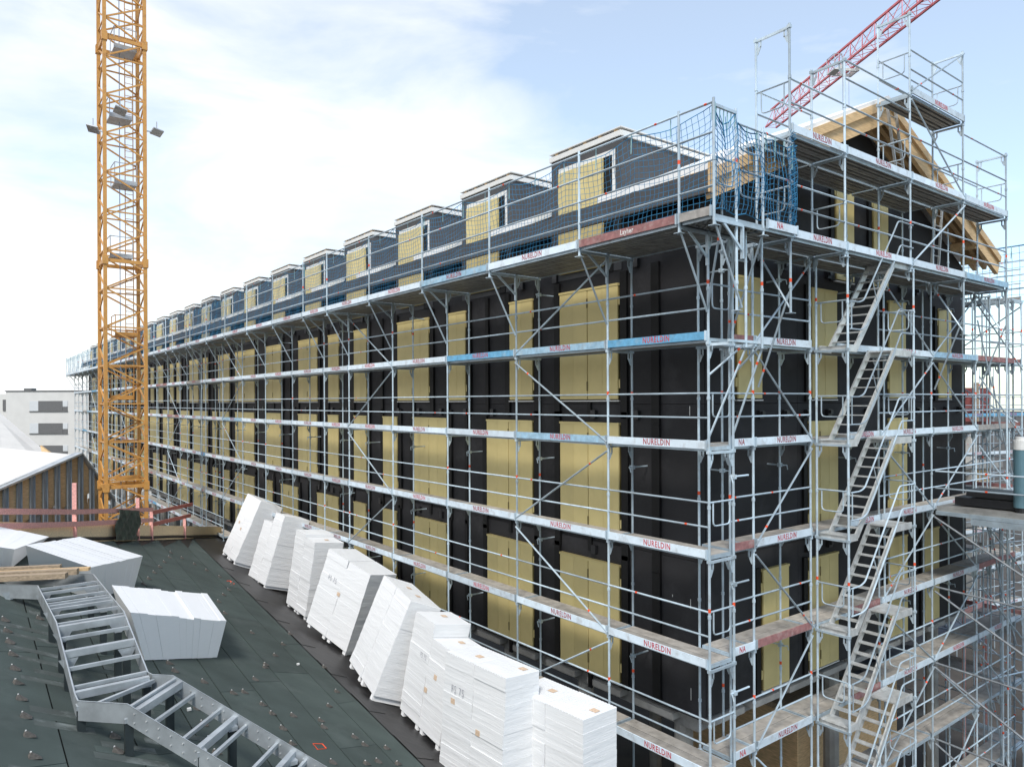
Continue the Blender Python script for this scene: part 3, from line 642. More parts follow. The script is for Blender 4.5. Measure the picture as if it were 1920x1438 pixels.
ns = thing('neighbour_scaffold', 'far scaffold grid in front of the red formwork on the right', 'scaffold', (21.5, 9.0, 0), R(-12))
NX = [0, 2.57, 5.14, 8.2, 11.3, 14.3]
for x in NX:
    for y in (0, 0.73): post(ns, x, y, GZ, 12.6)
    for z in LEV[1:]: put('transom', transom_mesh(0.73), ns, (x, 0, z))
for a, b in zip(NX[:-1], NX[1:]):
    for z in LEV[1:]:
        put('deck', deck_mesh(b-a-0.05, 0.64), ns, (a+0.025, 0.045, z)); toe(ns, a, b, -0.035, z+0.05, 'toe_blue' if z == 10.0 else 'toe_white', True)
        for dz in (0.62, 1.07): rail(ns, a, b, 0, z+dz)
nb = thing('construction_shell', 'unfinished concrete and timber shell with red formwork on the right', 'building', (21, 12, GZ), R(-12))
for z in (3.6, 6.9, 9.2): MB().box(-1, 18, 0, 9, z-GZ, z+0.35-GZ).build('floor_slab', 'concrete', nb)
for i in range(6):
    MB().box(0.2+i*3, 0.7+i*3, 0.1, 0.6, 0, 9.2-GZ).build('column', 'white_trim' if i % 2 else 'concrete', nb)
    MB().box(1.3+i*3, 2.6+i*3, 0.5, 0.7, 3.96-GZ, 6.85-GZ).build('timber_infill', 'timber_v', nb)
    MB().box(-0.5+i*3, 2.3+i*3, 0.3, 0.45, 9.56-GZ, 11.6-GZ).box(-0.5+i*3, 2.3+i*3, 0.2, 0.3, 10.2-GZ, 10.35-GZ).box(-0.5+i*3, 2.3+i*3, 0.2, 0.3, 11.2-GZ, 11.35-GZ).build('formwork_panel', 'form_red', nb)
    MB().box(0.6+i*3, 0.75+i*3, 0.0, 0.2, 9.56-GZ, 11.9-GZ).build('formwork_soldier', 'timber_old', nb)
# clutter around the foot of the gable
pb = thing('plywood_box', 'large brown plywood box standing beside the gable foundations', 'box', (7.2, 2.6, GZ))
for a, b in ((0, 1.9), (1.92, 3.8), (3.82, 5.6)): MB().box(a, b, 0, 0.05, 0, 4.6).build('panel', 'timber_v', pb)
MB().box(5.6, 5.65, 0, 4, 0, 4.6).box(-0.05, 0, 0, 4, 0, 4.6).box(-0.05, 5.65, 4, 4.05, 0, 4.6).build('side_panels', 'timber_v', pb)
MB().box(-0.1, 5.7, -0.1, 4.1, 4.6, 4.75).build('lid', 'timber_old', pb)
bt = MB(); nn = 12
pts = [(8.6+11*i/nn, 1.5+7*j/nn, 3.15+0.35*math.sin(i*1.3+j*0.7)*0.4-0.03*i+rnd.uniform(-0.06, 0.06)) for i in range(nn+1) for j in range(nn+1)]
bt.poly(pts, [(i*(nn+1)+j, (i+1)*(nn+1)+j, (i+1)*(nn+1)+j+1, i*(nn+1)+j+1) for i in range(nn) for j in range(nn)])
tag(bt.build('sheeting', 'tarp_blue'), 'crumpled blue black sheeting below the right end of the gable', 'sheeting')
rr = thing('site_railing', 'small red timber railing on the blue sheeting right of the gable', 'railing', (14.6, 1.3, GZ))
for i in range(3): MB().box(i*0.9, i*0.9+0.1, 0, 0.06, 0, 6.6).build('post', 'timber_red', rr)
for z in (5.3, 5.8, 6.3): MB().box(-0.3, 2.2, -0.04, -0.005, z, z+0.16).build('rail', 'timber_red', rr)

# ---- ladders on the gable decks
def ladder(v, u, z0, z1, lean, label):
    t = thing('ladder', label, 'ladder', (v, u, z0)); h = z1-z0
    for s in (0, 0.42): MB().beam((s, 0, 0), (s+lean, 0.05, h), 0.03, 0.06, 0, (0,1,0)).build('side_rail', 'alu', t)
    for k in range(int(h/0.28)):
        q = (k+0.7)*0.28/h; MB().tube((lean*q, 0.05*q, h*q), (0.42+lean*q, 0.05*q, h*q), 0.014, 6).build('rung', 'alu', t)
ladder(10.0, 0.35, 14.1, 16.3, 0.45, 'aluminium ladder leaning below the right side of the gable')
ladder(7.9, 0.2, 16.1, 18.3, -0.55, 'aluminium ladder leaning up to the ridge platform')

# ------------------------------------------------------------------ safety nets
def net(label, P0, P1, z0, z1, nx, nz_, sag, bulge, group='blue safety nets on the eaves walkway', top_sag=0.0, r=0.0065, tear=0.0):
    P0 = Vector((*P0, 0)); P1 = Vector((*P1, 0)); d = P1-P0; nrm = Vector((d.y, -d.x, 0)).normalized()
    ph = rnd.uniform(0, 6); seg = max(3, int(d.length/1.6))
    def pt(i, j):
        s = i/nx; t = j/nz_
        o = bulge*math.sin(math.pi*t)*(0.6+0.4*math.sin(s*seg*3.1+ph)) + 0.02*math.sin(i*0.9+j*0.5+ph)
        arch = abs(math.sin(math.pi*s*seg))
        z = z0+(z1-z0)*t - top_sag*arch*t - sag*math.sin(math.pi*t)*arch + (1-t)*0.06*arch
        p = P0+d*s + nrm*o; p.z = z; p.x += 0.015*math.sin(j*1.1+ph+i*0.2); return p
    m = MB()
    for i in range(nx+1): m.path([pt(i, j) for j in range(0, nz_+1, 2)], r, 3)
    for j in range(nz_+1): m.path([pt(i, j) for i in range(0, nx+1, 2 if nx % 2 == 0 else 1)], r*(2.0 if j in (0, nz_) else 1), 3)
    o = m.build('safety_net', 'net'); tag(o, label, 'net', group)
    st_ = MB()
    for k in range(seg*2+1):
        q = P0+d*(k/(seg*2)); st_.beam((q.x, q.y, z1+0.02), (q.x+0.01, q.y+0.02, z1-rnd.uniform(0.2, 0.45)), 0.008, 0.03); 
        st_.beam((q.x-nrm.x*-0.06, q.y-nrm.y*-0.06, z0+0.22), (q.x-nrm.x*-0.06, q.y-nrm.y*-0.06, z0+0.02), 0.006, 0.03)
    tag(st_.build('strap', 'strap', o), kind='stuff')
    return o
ords = ['beside the corner post', 'second from the corner', 'third from the corner', 'fourth from the corner', 'fifth from the corner', 'sixth from the corner', 'seventh from the corner', 'eighth from the corner', 'at the far end']
cuts = [0, 4, 7, 10, 13, 16, 19, 22, 25, len(TU)-1]
for k in range(9):
    ua, ub = TU[cuts[k]], TU[cuts[k+1]]
    n_ = int((ub-ua)/0.12) if k < 4 else int((ub-ua)/0.24); n_ += n_ % 2
    net('blue safety net along the eaves walkway, '+ords[k], (-0.76, ua), (-0.76, ub-0.05), 14.1, 15.93, n_, 16 if k < 4 else 8, 0.05, 0.10, top_sag=0.16, r=0.0047 if k < 3 else 0.0055)
net('blue safety net sagging across the front corner end of the eaves walkway', (-0.78, -0.70), (-0.16, -0.70), 14.15, 15.9, 8, 16, 0.12, 0.10, top_sag=0.25)
net('blue safety net stretched between the corner and the gable toe board', (-0.12, -0.72), (1.70, -0.66), 14.15, 15.75, 16, 16, 0.1, 0.12, top_sag=0.1)
cl = MB()
for k in range(60):
    z = 14.0+1.9*k/60; a = rnd.uniform(0, 6.28); q = 0.04+0.05*abs(math.sin(k*0.33))
    cl.path([(1.76+q*math.cos(a+t*1.5), -0.62+q*math.sin(a+t*1.5), z+0.06*t) for t in range(5)], 0.006, 3)
tag(cl.build('bunched_net', 'net'), 'bunched blue net tied round a post at the gable corner', 'net')
net('thin blue net at the far right end of the gable scaffold', (16.7, 0.2), (16.7, 2.8), 14.1, 15.95, 12, 8, 0.05, 0.1, group='thin nets', r=0.007)

# ------------------------------------------------------------------ foreground roof
FR = thing('bitumen_roof', 'dark green bitumen roof sloping down towards the scaffold', 'roof', (-8, 6, GZ))
FO = Vector((-8, 6, GZ))
def fpart(mb, name, mats, parent=None, smooth=False):
    if isinstance(mats, str): mats = [mats]
    me = mb.mesh(name, mats); me.transform(Matrix.Translation(-FO)); return put(name, me, parent or FR)
def rp(V, U, h=0.0): return (V, U, roof_z(V, U)+h)
def kerbU(V): return 13.46+(V+10.04)*1.765
def bndV(U): return -3.65+(U-4.0)*0.0602
# body
Vs = [-16.5, -10.04, -7.06, -4.98, -2.52, 0.95]
m = MB()
for a, b in zip(Vs[:-1], Vs[1:]):
    m.hexa([rp(a,-1.0,-0.5), rp(b,-1.0,-0.5), rp(b,kerbU(b),-0.5), rp(a,kerbU(a),-0.5)], [rp(a,-1.0,-0.03), rp(b,-1.0,-0.03), rp(b,kerbU(b),-0.03), rp(a,kerbU(a),-0.03)])
fpart(m, 'roof_deck', 'seam')
fpart(MB().box(-16.3, -15.9, -0.9, 2, GZ, 8.5).box(-16.3, -4, -0.9, -0.6, GZ, 3.0).box(-3.9, 0.8, 2.2, 2.5, GZ, 1.0).box(-4.2, -3.9, -0.6, 20, GZ, 3.2), 'substructure', 'concrete')
# sheets
vb_ = [-16.4, -15.4, -14.5, -13.5, -12.6, -11.7, -10.8, -9.87, -8.95, -8.0, -7.05, -6.22, -5.38, -4.36]
def sheet(pts, mtl='bitumen', h=0.006, t=0.03):
    fpart(MB().hexa([rp(v, u, h-t) for v, u in pts], [rp(v, u, h) for v, u in pts]), 'roof_sheet', mtl)
def vline(v, U):          # sheet edges swing slightly
    f = (v+9.87)/(9.87-3.65); f = max(0, f); return v+f*(bndV(U)+3.65)
for a, b in zip(vb_, vb_[1:]+[None]):
    u = -1.0+rnd.uniform(0.5, 3.5); cut = [-1.0]
    lim = kerbU(a)-0.15
    while u < lim-0.8: cut.append(u); u += rnd.uniform(3.6, 6.2)
    cut.append(lim+2.2)
    for c0, c1 in zip(cut[:-1], cut[1:]):
        sk = 0.62; g_ = 0.02
        va = lambda U: vline(a, U)+g_/2
        vb2 = (lambda U: vline(b, U)-g_/2) if b is not None else (lambda U: bndV(U)-0.01)
        U00, U01 = c0+g_, c0+sk+g_; U10, U11 = c1, c1+sk
        if c0 == -1.0: U01 = U00
        kl = lambda V: kerbU(V)-0.10
        if c1 >= lim: U10 = kl(a); U11 = kl(vb2(kl(a)+1))
        if U10-U00 < 0.2: continue
        hh = 0.006+rnd.uniform(0, 0.004)
        n_ = max(1, int((U10-U00)/2.0)); 
        mb = MB()
        for q in range(n_):
            f0, f1 = q/n_, (q+1)/n_
            A = U00+(U10-U00)*f0; B = U00+(U10-U00)*f1; A2 = U01+(U11-U01)*f0; B2 = U01+(U11-U01)*f1
            P_ = [(va(A),A), (vb2(A2),A2), (vb2(B2),B2), (va(B),B)]
            mb.hexa([rp(v, u_, hh-0.03) for v, u_ in P_], [rp(v, u_, hh) for v, u_ in P_])
        fpart(mb, 'roof_sheet', 'bitumen')
# repair patches under the stair posts
for (v, u, a, b) in ((-9.15,2.35,0.42,0.2),(-9.62,3.1,0.4,0.22),(-9.66,4.6,0.38,0.2),(-9.7,5.5,0.4,0.2),(-9.66,6.6,0.5,0.22),(-8.7,4.3,0.35,0.25),(-8.62,5.5,0.4,0.22),(-8.1,1.9,0.4,0.22),(-9.5,7.7,0.5,0.3),(-10.1,1.2,0.5,0.25),(-8.3,3.1,0.4,0.2),(-7.6,1.5,0.4,0.2)):
    for k in range(3):
        dv, du = rnd.uniform(-0.25, 0.25), (k-1)*b*0.95+rnd.uniform(-0.03, 0.03); s = rnd.uniform(0.7, 1.1)
        sheet([(v+dv-a*s,u+du-b*0.45),(v+dv+a*s,u+du-b*0.45+0.03),(v+dv+a*s,u+du+b*0.45+0.03),(v+dv-a*s,u+du+b*0.45)], 'bitumen2' if k != 1 else 'bitumen', 0.0105+0.0012*k, 0.008)
# black gutter strip
gm = MB(); n_ = 24
for k in range(n_):
    a = -1.0+k*(31.5+1.0)/n_; b = -1.0+(k+1)*(31.5+1.0)/n_
    for s in range(5):
        def q(U, s_):
            v = bndV(U)+0.02+(0.9-bndV(U)-0.02)*s_/5; vm = min(U, 99); 
            lim = (U-13.46)/1.765-10.04
            if U > kerbU(v)-0.05: v = max(v, lim)
            return rp(v, U, 0.012+0.004*math.sin(U*2.1+s_*1.7))
        gm.poly([q(a,s), q(a,s+1), q(b,s+1), q(b,s)], [(0,1,2,3)])
fpart(gm, 'gutter_strip', 'gutter')
for k in range(9): sheet([(bndV(2+k*2.4)+0.03, 2+k*2.4), (bndV(2+k*2.4)+0.5, 2.1+k*2.4), (bndV(3.2+k*2.4)+0.5, 3.2+k*2.4), (bndV(3.2+k*2.4)+0.03, 3.1+k*2.4)], 'gutter', 0.024, 0.01)
# cleats
CL = [(-10.24, 5.86), (-10.23, 5.29), (-10.24, 4.67), (-10.23, 4.11), (-10.23, 3.54), (-10.22, 2.96), (-10.22, 2.39), (-10.21, 1.81), (-9.22, 2.81), (-9.26, 2.35), (-10.25, 7.01), (-10.24, 6.42), (-6.14, 15.65), (-6.52, 14.45), (-6.86, 13.46), (-9.69, 7.64), (-7.66, 6.78), (-7.66, 6.37), (-7.2, 6.12), (-6.74, 5.85), (-6.47, 6.06), (-6.28, 5.56), (-5.33, 8.22), (-5.93, 7.09), (-4.63, 9.55), (-3.91, 10.97), (-6.24, 5.15), (-5.79, 5.3), (-5.2, 5.37), (-5.29, 5.02), (-6.29, 4.48), (-6.36, 3.82), (-4.56, 6.45), (-7.78, 3.93), (-7.84, 3.32), (-7.71, 4.59), (-7.87, 2.87), (-4.59, 20.59), (-4.3, 20.18), (-4.0, 19.66), (-3.72, 19.13), (-3.4, 18.66), (-3.07, 18.23), (-4.91, 19.37), (-5.34, 18.09), (-5.73, 16.88), (-3.26, 17.78), (-3.67, 16.66), (-4.18, 15.44), (-4.69, 14.15), (-4.91, 12.77), (-4.63, 11.3), (-3.14, 12.52), (-5.24, 8.45), (-3.83, 7.7), (-4.74, 4.83), (-4.68, 4.51), (-4.17, 4.58), (-4.77, 3.78), (-5.85, 3.33), (-3.29, 9.69), (-4.31, 3.86), (-5.1, 3.57)]
cm = MB(); cm.poly([(-0.06,-0.045,0),(0.085,-0.045,0),(-0.045,-0.03,0.075),(-0.06,0.045,0),(0.085,0.045,0),(-0.045,0.03,0.075)], [(0,1,2),(5,4,3),(1,4,5,2),(0,2,5,3)]); cm.box(-0.052, -0.036, -0.010, 0.010, 0.066, 0.08, 1)
CM = cm.mesh('cleat', ['cleat', 'cleat_tip'])
for v, u in CL:
    o = put('cleat', CM, FR, Vector(rp(v, u, 0.008))-FO, (0, R(25.6)*0.5, rnd.uniform(-0.35, 0.35)))
# orange marks
for pts in ([(-5.9,4.05),(-5.69,4.13),(-5.69,3.95),(-5.91,3.82)],):
    fpart(MB().path([rp(v, u, 0.015) for v, u in pts+pts[:1]], 0.009, 3), 'orange_mark', 'orange')
fpart(MB().path([rp(-3.25, 18.3, 0.015), rp(-3.1, 18.5, 0.015), rp(-3.05, 18.15, 0.015)], 0.02, 3), 'orange_mark', 'orange')
for v, u in ((-4.2, 9.2), (-7.9, 4.4)):
    fpart(MB().box(v, v+0.06, u, u+0.05, roof_z(v, u)+0.01, roof_z(v, u)+0.05), 'roof_debris', 'white_trim')
# timber kerb along the diagonal edge
KD = Vector((1, 1.765, 0)).normalized()
ks = [-16.4, -13.2, -10.04, -7.06, -4.98, -2.52, 0.3]
for a, b in zip(ks[:-1], ks[1:]):
    A = Vector(rp(a, kerbU(a))); B = Vector(rp(b, kerbU(b))); nk = Vector((KD.y, -KD.x, 0))*-0.05
    fpart(MB().hexa([A+nk-Vector((0,0,0.1)), A-nk-Vector((0,0,0.1)), B-nk-Vector((0,0,0.1)), B+nk-Vector((0,0,0.1))], [A+nk+Vector((0,0,0.52)), A-nk+Vector((0,0,0.52)), B-nk*1.02+Vector((0,0,0.52)), B+nk*1.02+Vector((0,0,0.52))]), 'timber_kerb', 'timber_pale')
    nk2 = Vector((KD.y, -KD.x, 0))*0.06
    fpart(MB().path([A+nk2+Vector((0,0,0.05)), (A+B)/2+nk2*1.5+Vector((0,0,0.07)), B+nk2+Vector((0,0,0.05))], 0.06, 6), 'flashing_roll', 'gutter')

# ------------------------------------------------------------------ polystyrene stacks
def top_board(L_, W_, t):       # ribbed top sheet
    def f():
        m = MB(); n = int(L_/0.075); q = L_/n; prof = [(0, 0), (0, t-0.008)]
        for k in range(n): prof += [(k*q+0.008, t), ((k+1)*q-0.014, t), ((k+1)*q-0.010, t-0.02), ((k+1)*q, t-0.02)]
        prof += [(L_, 0)]
        m.extrude([(y, z) for y, z in prof][::-1], 0, W_); return m.mesh('board', ['eps'])
    return cached(('tb', round(L_, 2), round(W_, 2), t), f)
def stack(label, V, U, lean, yaw, cols, W_, base_h=0.1, foot=0.0, marks=(), zbase=None, jit=0.011, ty=0.0):
    # cols: list of (length along U, height, layers); local x = down slope (towards the facade), y = along U, z = stack axis
    t = thing('insulation_stack', label, 'insulation', (V, U, roof_z(V, U)+0.02 if zbase is None else zbase), 0, 'polystyrene stacks on the roof')
    upv = Vector((math.sin(R(lean)), -math.sin(R(ty)), 0)); upv.z = math.sqrt(1-upv.length_squared)
    lv = Vector((-math.sin(R(yaw)), math.cos(R(yaw)), 0)); lv = (lv-upv*lv.dot(upv)).normalized(); wv = lv.cross(upv)
    t.rotation_euler = Matrix(((wv.x, lv.x, upv.x), (wv.y, lv.y, upv.y), (wv.z, lv.z, upv.z))).to_euler()
    y = 0.0
    for ci, (Lc, H, nl) in enumerate(cols):
        z = base_h; lt = (H-base_h)/nl
        for k in range(nl):
            jx, jy = rnd.uniform(-jit, jit), rnd.uniform(-jit, jit)*0.6
            h = lt-0.0015
            if k == nl-1: put('board', top_board(Lc-0.02, W_, round(h, 3)), t, (jx, y+0.01+jy, z))
            else:
                def f(Lc=Lc, h=h):
                    m = MB()
                    sub = 3
                    for s in range(sub): m.box(0.003*(s % 2), W_-0.003*((s+1) % 2), 0.004+0.003*(s % 2), Lc-0.004, h*s/sub, h*(s+1)/sub-0.0012)
                    return m.mesh('board', ['eps'])
                put('board', cached(('eb', round(Lc, 2), round(h, 3), round(W_, 2)), f), t, (jx, y+jy, z))
            z += lt
        for b in (0.06, Lc-0.2): MB().box(0.03, W_-0.03, y+b, y+b+0.13, -foot-0.02, base_h).build('foot', 'eps_plain', t)
        y += Lc
    Ltot = y
    for (mx_y, mz, txt, sz) in marks:
        if txt == 'L': MB().box(-0.012, -0.006, mx_y, mx_y+0.13, mz, mz+0.11).build('label_sticker', 'label', t)
        elif txt == 'T': MB().box(mx_y, mx_y+0.13, sz, sz+0.16, mz, mz+0.006).build('label_sticker', 'label', t)
        else: put('pen_mark', text_mesh(txt, sz, 0.8, 'pen', -0.012), t, (-0.026, mx_y, mz), (math.pi/2, 0, -math.pi/2))
    return t
stack('tall white polystyrene stack farthest up the gutter, nearest the timber kerb', -1.61, 22.99, 22.7, 0, [(1.0, 2.81, 11), (1.0, 2.81, 11)], 1.0, marks=((0.9,1.3,'L',0),(1.4,1.5,'L',0)), ty=4.2)
stack('white polystyrene stack with a lower rear half, second from the timber kerb', -1.54, 19.44, 16.3, 0, [(1.0, 2.79, 12), (1.0, 2.35, 10)], 1.04, 0.08, ty=1.1)
stack('narrow white polystyrene stack with ribbed top, third from the timber kerb', -1.55, 15.4, 7, 0, [(0.9, 2.62, 11), (0.9, 2.72, 11)], 1.05, marks=((0.5,2.63,'T',0.3),), ty=3.2)
stack('wide leaning white polystyrene stack, fourth from the timber kerb', -1.78, 11.71, 13.2, 14.7, [(1.05, 2.52, 10), (1.05, 2.52, 10)], 1.06, marks=((1.5,1.75,'FS 75',0.22),(1.0,1.4,'L',0)), ty=11.7)
stack('most strongly leaning white polystyrene stack, fifth from the timber kerb', -2.95, 7.69, 21.1, -8.4, [(1.09, 2.53, 10), (1.09, 2.53, 10)], 0.86, 0.12, marks=((0.4,2.535,'T',1.3),(0.4,2.535,'T',0.6)), ty=7.9)
stack('white polystyrene stack with one stepped layer on top, sixth from the timber kerb', -2.70, 5.05, 9.5, -5, [(1.05, 2.1, 9), (1.05, 2.42, 10)], 0.95, marks=((0.55,1.3,'L',0),(0.9,0.9,'L',0),(1.3,1.6,'FS 75',0.16),(0.5,2.105,'T',0.6),(0.5,2.425,'T',1.6)), ty=3.1)
stack('upright white polystyrene stack marked FS 75 at its upper left', -2.93, 2.5, 4, 3, [(0.98, 2.42, 9), (0.98, 2.42, 9)], 0.85, 0.05, 0.25, marks=((1.45,1.75,'FS 75',0.22),(1.55,1.45,'L',0),(0.7,1.1,'L',0),(0.55,2.425,'T',0.15),(0.3,2.425,'T',1.2)))
stack('white polystyrene stack nearest the scaffold corner, cut by the photo edge', -2.07, 1.2, 1, 3, [(1.0, 2.38, 9), (1.0, 2.38, 9)], 0.9, 0.05, 0.3, marks=((1.55,1.35,'FS 75',0.2),(0.7,1.0,'FS 75',0.2),(1.55,1.1,'L',0),(0.3,0.75,'L',0),(0.4,2.385,'T',0.08),(0.45,2.385,'T',1.25)), zbase=2.86)
def block(label, base, top, n, jit, mats='eps_plain'):
    # base/top: 4 corners each (v,u,z); sliced along the first edge into n boards
    t = thing('insulation_block', label, 'insulation', base[0], 0, 'polystyrene bundles lying on the roof'); O = Vector(base[0])
    B = [Vector(p) for p in base]; T = [Vector(p) for p in top]
    for k in range(n):
        a, b = k/n+0.0004, (k+1)/n-0.0004; o1 = Vector((0, 0, rnd.uniform(-jit, jit))); e = (B[3]-B[0]).normalized()*rnd.uniform(-jit, jit)*1.2
        f = lambda Q, i, j, s: Q[i].lerp(Q[j], s)
        if k == n//2 or k == n//2+1: o1 -= Vector((0,0,jit*2))
        MB().hexa([f(B,0,1,a)-O+e, f(B,0,1,b)-O+e, f(B,3,2,b)-O+e, f(B,3,2,a)-O+e], [f(T,0,1,a)-O+e+o1, f(T,0,1,b)-O+e+o1, f(T,3,2,b)-O+e+o1, f(T,3,2,a)-O+e+o1]).build('board', mats, t)
    return t
block('white polystyrene bundle with stepped edges lying beside the metal stair', [rp(-8.12,6.62,0.02), rp(-6.42,8.05,0.02), rp(-6.15,10.3,0.02), rp(-8.2,8.0,0.02)], [rp(-8.42,6.25,0.93), rp(-6.22,8.05,0.86), rp(-5.95,10.6,0.84), rp(-8.42,8.2,0.9)], 13, 0.010)
block('white polystyrene bundle with one cut slanting end lying behind the timber beams', [rp(-8.5,10.2,0.02), rp(-7.2,12.74,0.02), rp(-8.2,13.2,0.02), rp(-9.6,10.6,0.02)], [rp(-8.58,9.75,0.82), rp(-6.92,13.15,0.84), rp(-8.4,13.0,0.85), rp(-9.75,9.9,0.85)], 16, 0.004)
block('white polystyrene bundle at the left picture edge behind the timber beams', [rp(-10.9,10.2,0.02), rp(-9.95,11.0,0.02), rp(-9.3,14.0,0.02), rp(-11.2,12.6,0.02)], [rp(-10.9,10.0,0.5), rp(-9.9,10.6,0.55), rp(-9.0,13.6,0.5), rp(-11.2,12.6,0.45)], 10, 0.004)

# ------------------------------------------------------------------ galvanised walkway stair
ws = thing('walkway_stair', 'galvanised steel stair frame on dark stilts zigzagging down the green roof', 'stairs', (-9.1, 2.3, roof_z(-9.1, 2.3)))
WO = Vector(ws.location)
def wp(mb, name, mats, parent=None):
    if isinstance(mats, str): mats = [mats]
    me = mb.mesh(name, mats); me.transform(Matrix.Translation(-WO)); return put(name, me, parent or ws)
def stringer(pts, th=0.014, h=0.26):
    m = MB()
    for a, b in zip(pts[:-1], pts[1:]):
        a = Vector(a); b = Vector(b); d = Vector((b.x-a.x, b.y-a.y, 0)).normalized(); nrm = Vector((d.y, -d.x, 0))*th/2; dn = Vector((0,0,-h))
        m.hexa([a+dn-nrm, a+dn+nrm, b+dn+nrm, b+dn-nrm], [a-nrm, a+nrm, b+nrm, b-nrm])
        ex = Vector((0,0,0.004)); lp_ = nrm*4     # bent top flange
        m.hexa([a+ex-nrm*0, a+ex+lp_*0.5, b+ex+lp_*0.5, b+ex-nrm*0], [a+ex*2, a+ex*2+lp_*0.5, b+ex*2+lp_*0.5, b+ex*2])
    o = wp(m, 'stringer', 'galv')
    return o
near = [(-10.95, 9.2, 7.52), (-10.24, 8.6, 7.5), (-9.68, 8.02, 7.5), (-9.66, 5.1, 7.5), (-9.64, 3.1, 7.0), (-9.64, 2.8, 7.0), (-9.14, 2.28, 7.0)]
ds = 0.511
near += [(-9.14+0.7071*t, 2.28-0.7071*t, 7.0-ds*t) for t in (2.6,)]
far = [(-10.3, 9.8, 7.52), (-9.3, 9.0, 7.5), (-8.71, 8.4, 7.5), (-8.71, 5.1, 7.5), (-8.69, 3.35, 7.0), (-8.66, 3.21, 7.0), (-8.43, 2.98, 7.0)]
far += [(-8.43+0.7071*t, 2.98-0.7071*t, 7.0-ds*t) for t in (2.9,)]
sn = stringer(near); sf = stringer(far)
bm_ = MB()
for t in [k*0.17+0.1 for k in range(14)]:
    for q in (0.07, 0.19):
        p = Vector((-9.14+0.7071*t-0.009, 2.28-0.7071*t-0.009, 7.0-ds*t-q)); bm_.tube(p, p-Vector((0.006,0.006,0)), 0.011, 6)
        p = Vector((-8.43+0.7071*t-0.009, 2.98-0.7071*t-0.009, 7.0-ds*t-q)); bm_.tube(p, p-Vector((0.006,0.006,0)), 0.011, 6)
wp(bm_, 'rivets', 'alu', sn)
def rung(a, b, w_=0.05, h=0.05): wp(MB().beam(a, b, w_, h), 'rung', 'galv')
def zup(u): return 7.5 if u > 5.1 else 7.0+(u-3.1)*0.25
for u, wide in ((7.95,0),(7.55,0),(6.98,0),(6.64,0),(6.45,0),(6.21,0),(5.70,0),(5.18,0),(5.0,1),(4.7,0),(4.25,1),(3.84,0),(3.36,0),(3.18,1)):
    z = zup(u)-0.07
    rung((-9.65, u, z), (-8.71, u, z), 0.05 if not wide else 0.09, 0.05 if not wide else 0.10)
rung((-9.5, 2.68, 6.93), (-8.66, 3.14, 6.93)); rung((-9.1, 2.3, 6.94), (-8.42, 2.96, 6.94)); rung((-9.05, 2.22, 6.88), (-8.36, 2.9, 6.88), 0.09, 0.1)
for t in (0.32, 0.72, 0.95, 1.12, 1.58, 1.82, 2.0, 2.4):
    wd_ = t in (0.95, 1.82)
    a = Vector((-9.14+0.7071*t, 2.28-0.7071*t, 7.0-ds*t-0.1)); rung(a, a+Vector((0.7036, 0.7036, 0)), 0.09 if wd_ else 0.05, 0.10 if wd_ else 0.05)
for (v, u, zt) in ((-9.6,2.85,6.9),(-9.12,2.33,6.78),(-8.75,3.16,6.9),(-8.5,2.88,6.88),(-9.6,4.25,7.1),(-8.82,4.25,7.1),(-9.6,5.0,7.3),(-8.82,5.0,7.3),(-9.6,6.45,7.3),(-8.82,6.45,7.3),(-9.6,7.9,7.3),(-8.82,7.9,7.3),(-10.1,8.5,7.3),
                   (-7.83,2.22,6.35),(-8.4,1.62,6.4),(-7.2,1.6,5.92),(-7.8,1.05,6.0)):
    zb = roof_z(v, u)
    if zt-zb > 0.05:
        fan = 1.0 if zt > 6.95 else 0.45
        p = wp(MB().box(v-0.05, v+0.05, u-0.05, u+0.05, zb, zt), 'stilt', 'darkpost')
        wp(MB().box(v-0.06, v+0.06, u-0.06, u+0.06, zt-0.03, zt+0.02).poly([(v-0.13,u-0.055,zt+0.06),(v+0.13,u-0.055,zt+0.06),(v+0.05,u-0.055,zt-0.09),(v-0.05,u-0.055,zt-0.09)], [(0,1,2,3)]) if fan > 0.5 else MB().box(v-0.06, v+0.06, u-0.06, u+0.06, zt-0.03, zt+0.03), 'head_plate', 'galv', p)
# timber beams lying on the walkway
for k, (a, b, wd, h, mt, lab) in enumerate((((-11.6,9.3,7.60),(-9.20,8.15,7.60),0.16,0.10,'timber_old','weathered brown timber beam lying nearest the metal stair'),
        ((-11.6,9.65,7.60),(-8.98,8.4,7.60),0.14,0.11,'timber_old','grey brown timber beam second from the stair rungs'),
        ((-11.6,9.95,7.58),(-8.75,8.62,7.58),0.13,0.06,'timber','fresh yellow timber beam lying third on the walkway'),
        ((-11.6,10.2,7.6),(-9.2,9.1,7.6),0.12,0.08,'timber_old','thin brown timber beam farthest back on the walkway'))):
    tag(MB().beam(Vector(a)-Vector(a), Vector(b)-Vector(a), wd, h).build('timber_beam', mt, None, a), lab, 'beam', 'timber beams on the walkway')
for k, (a, b, lab) in enumerate((((-10.6,7.0,7.2),(-10.05,8.2,7.12),'pale offcut batten leaning under the walkway end'),((-10.7,6.7,7.12),(-9.95,7.0,6.95),'pale offcut batten lying on the roof under the walkway'))):
    tag(MB().beam((0,0,0), Vector(b)-Vector(a), 0.08, 0.06).build('offcut_batten', 'white_trim', None, a), lab, 'batten')

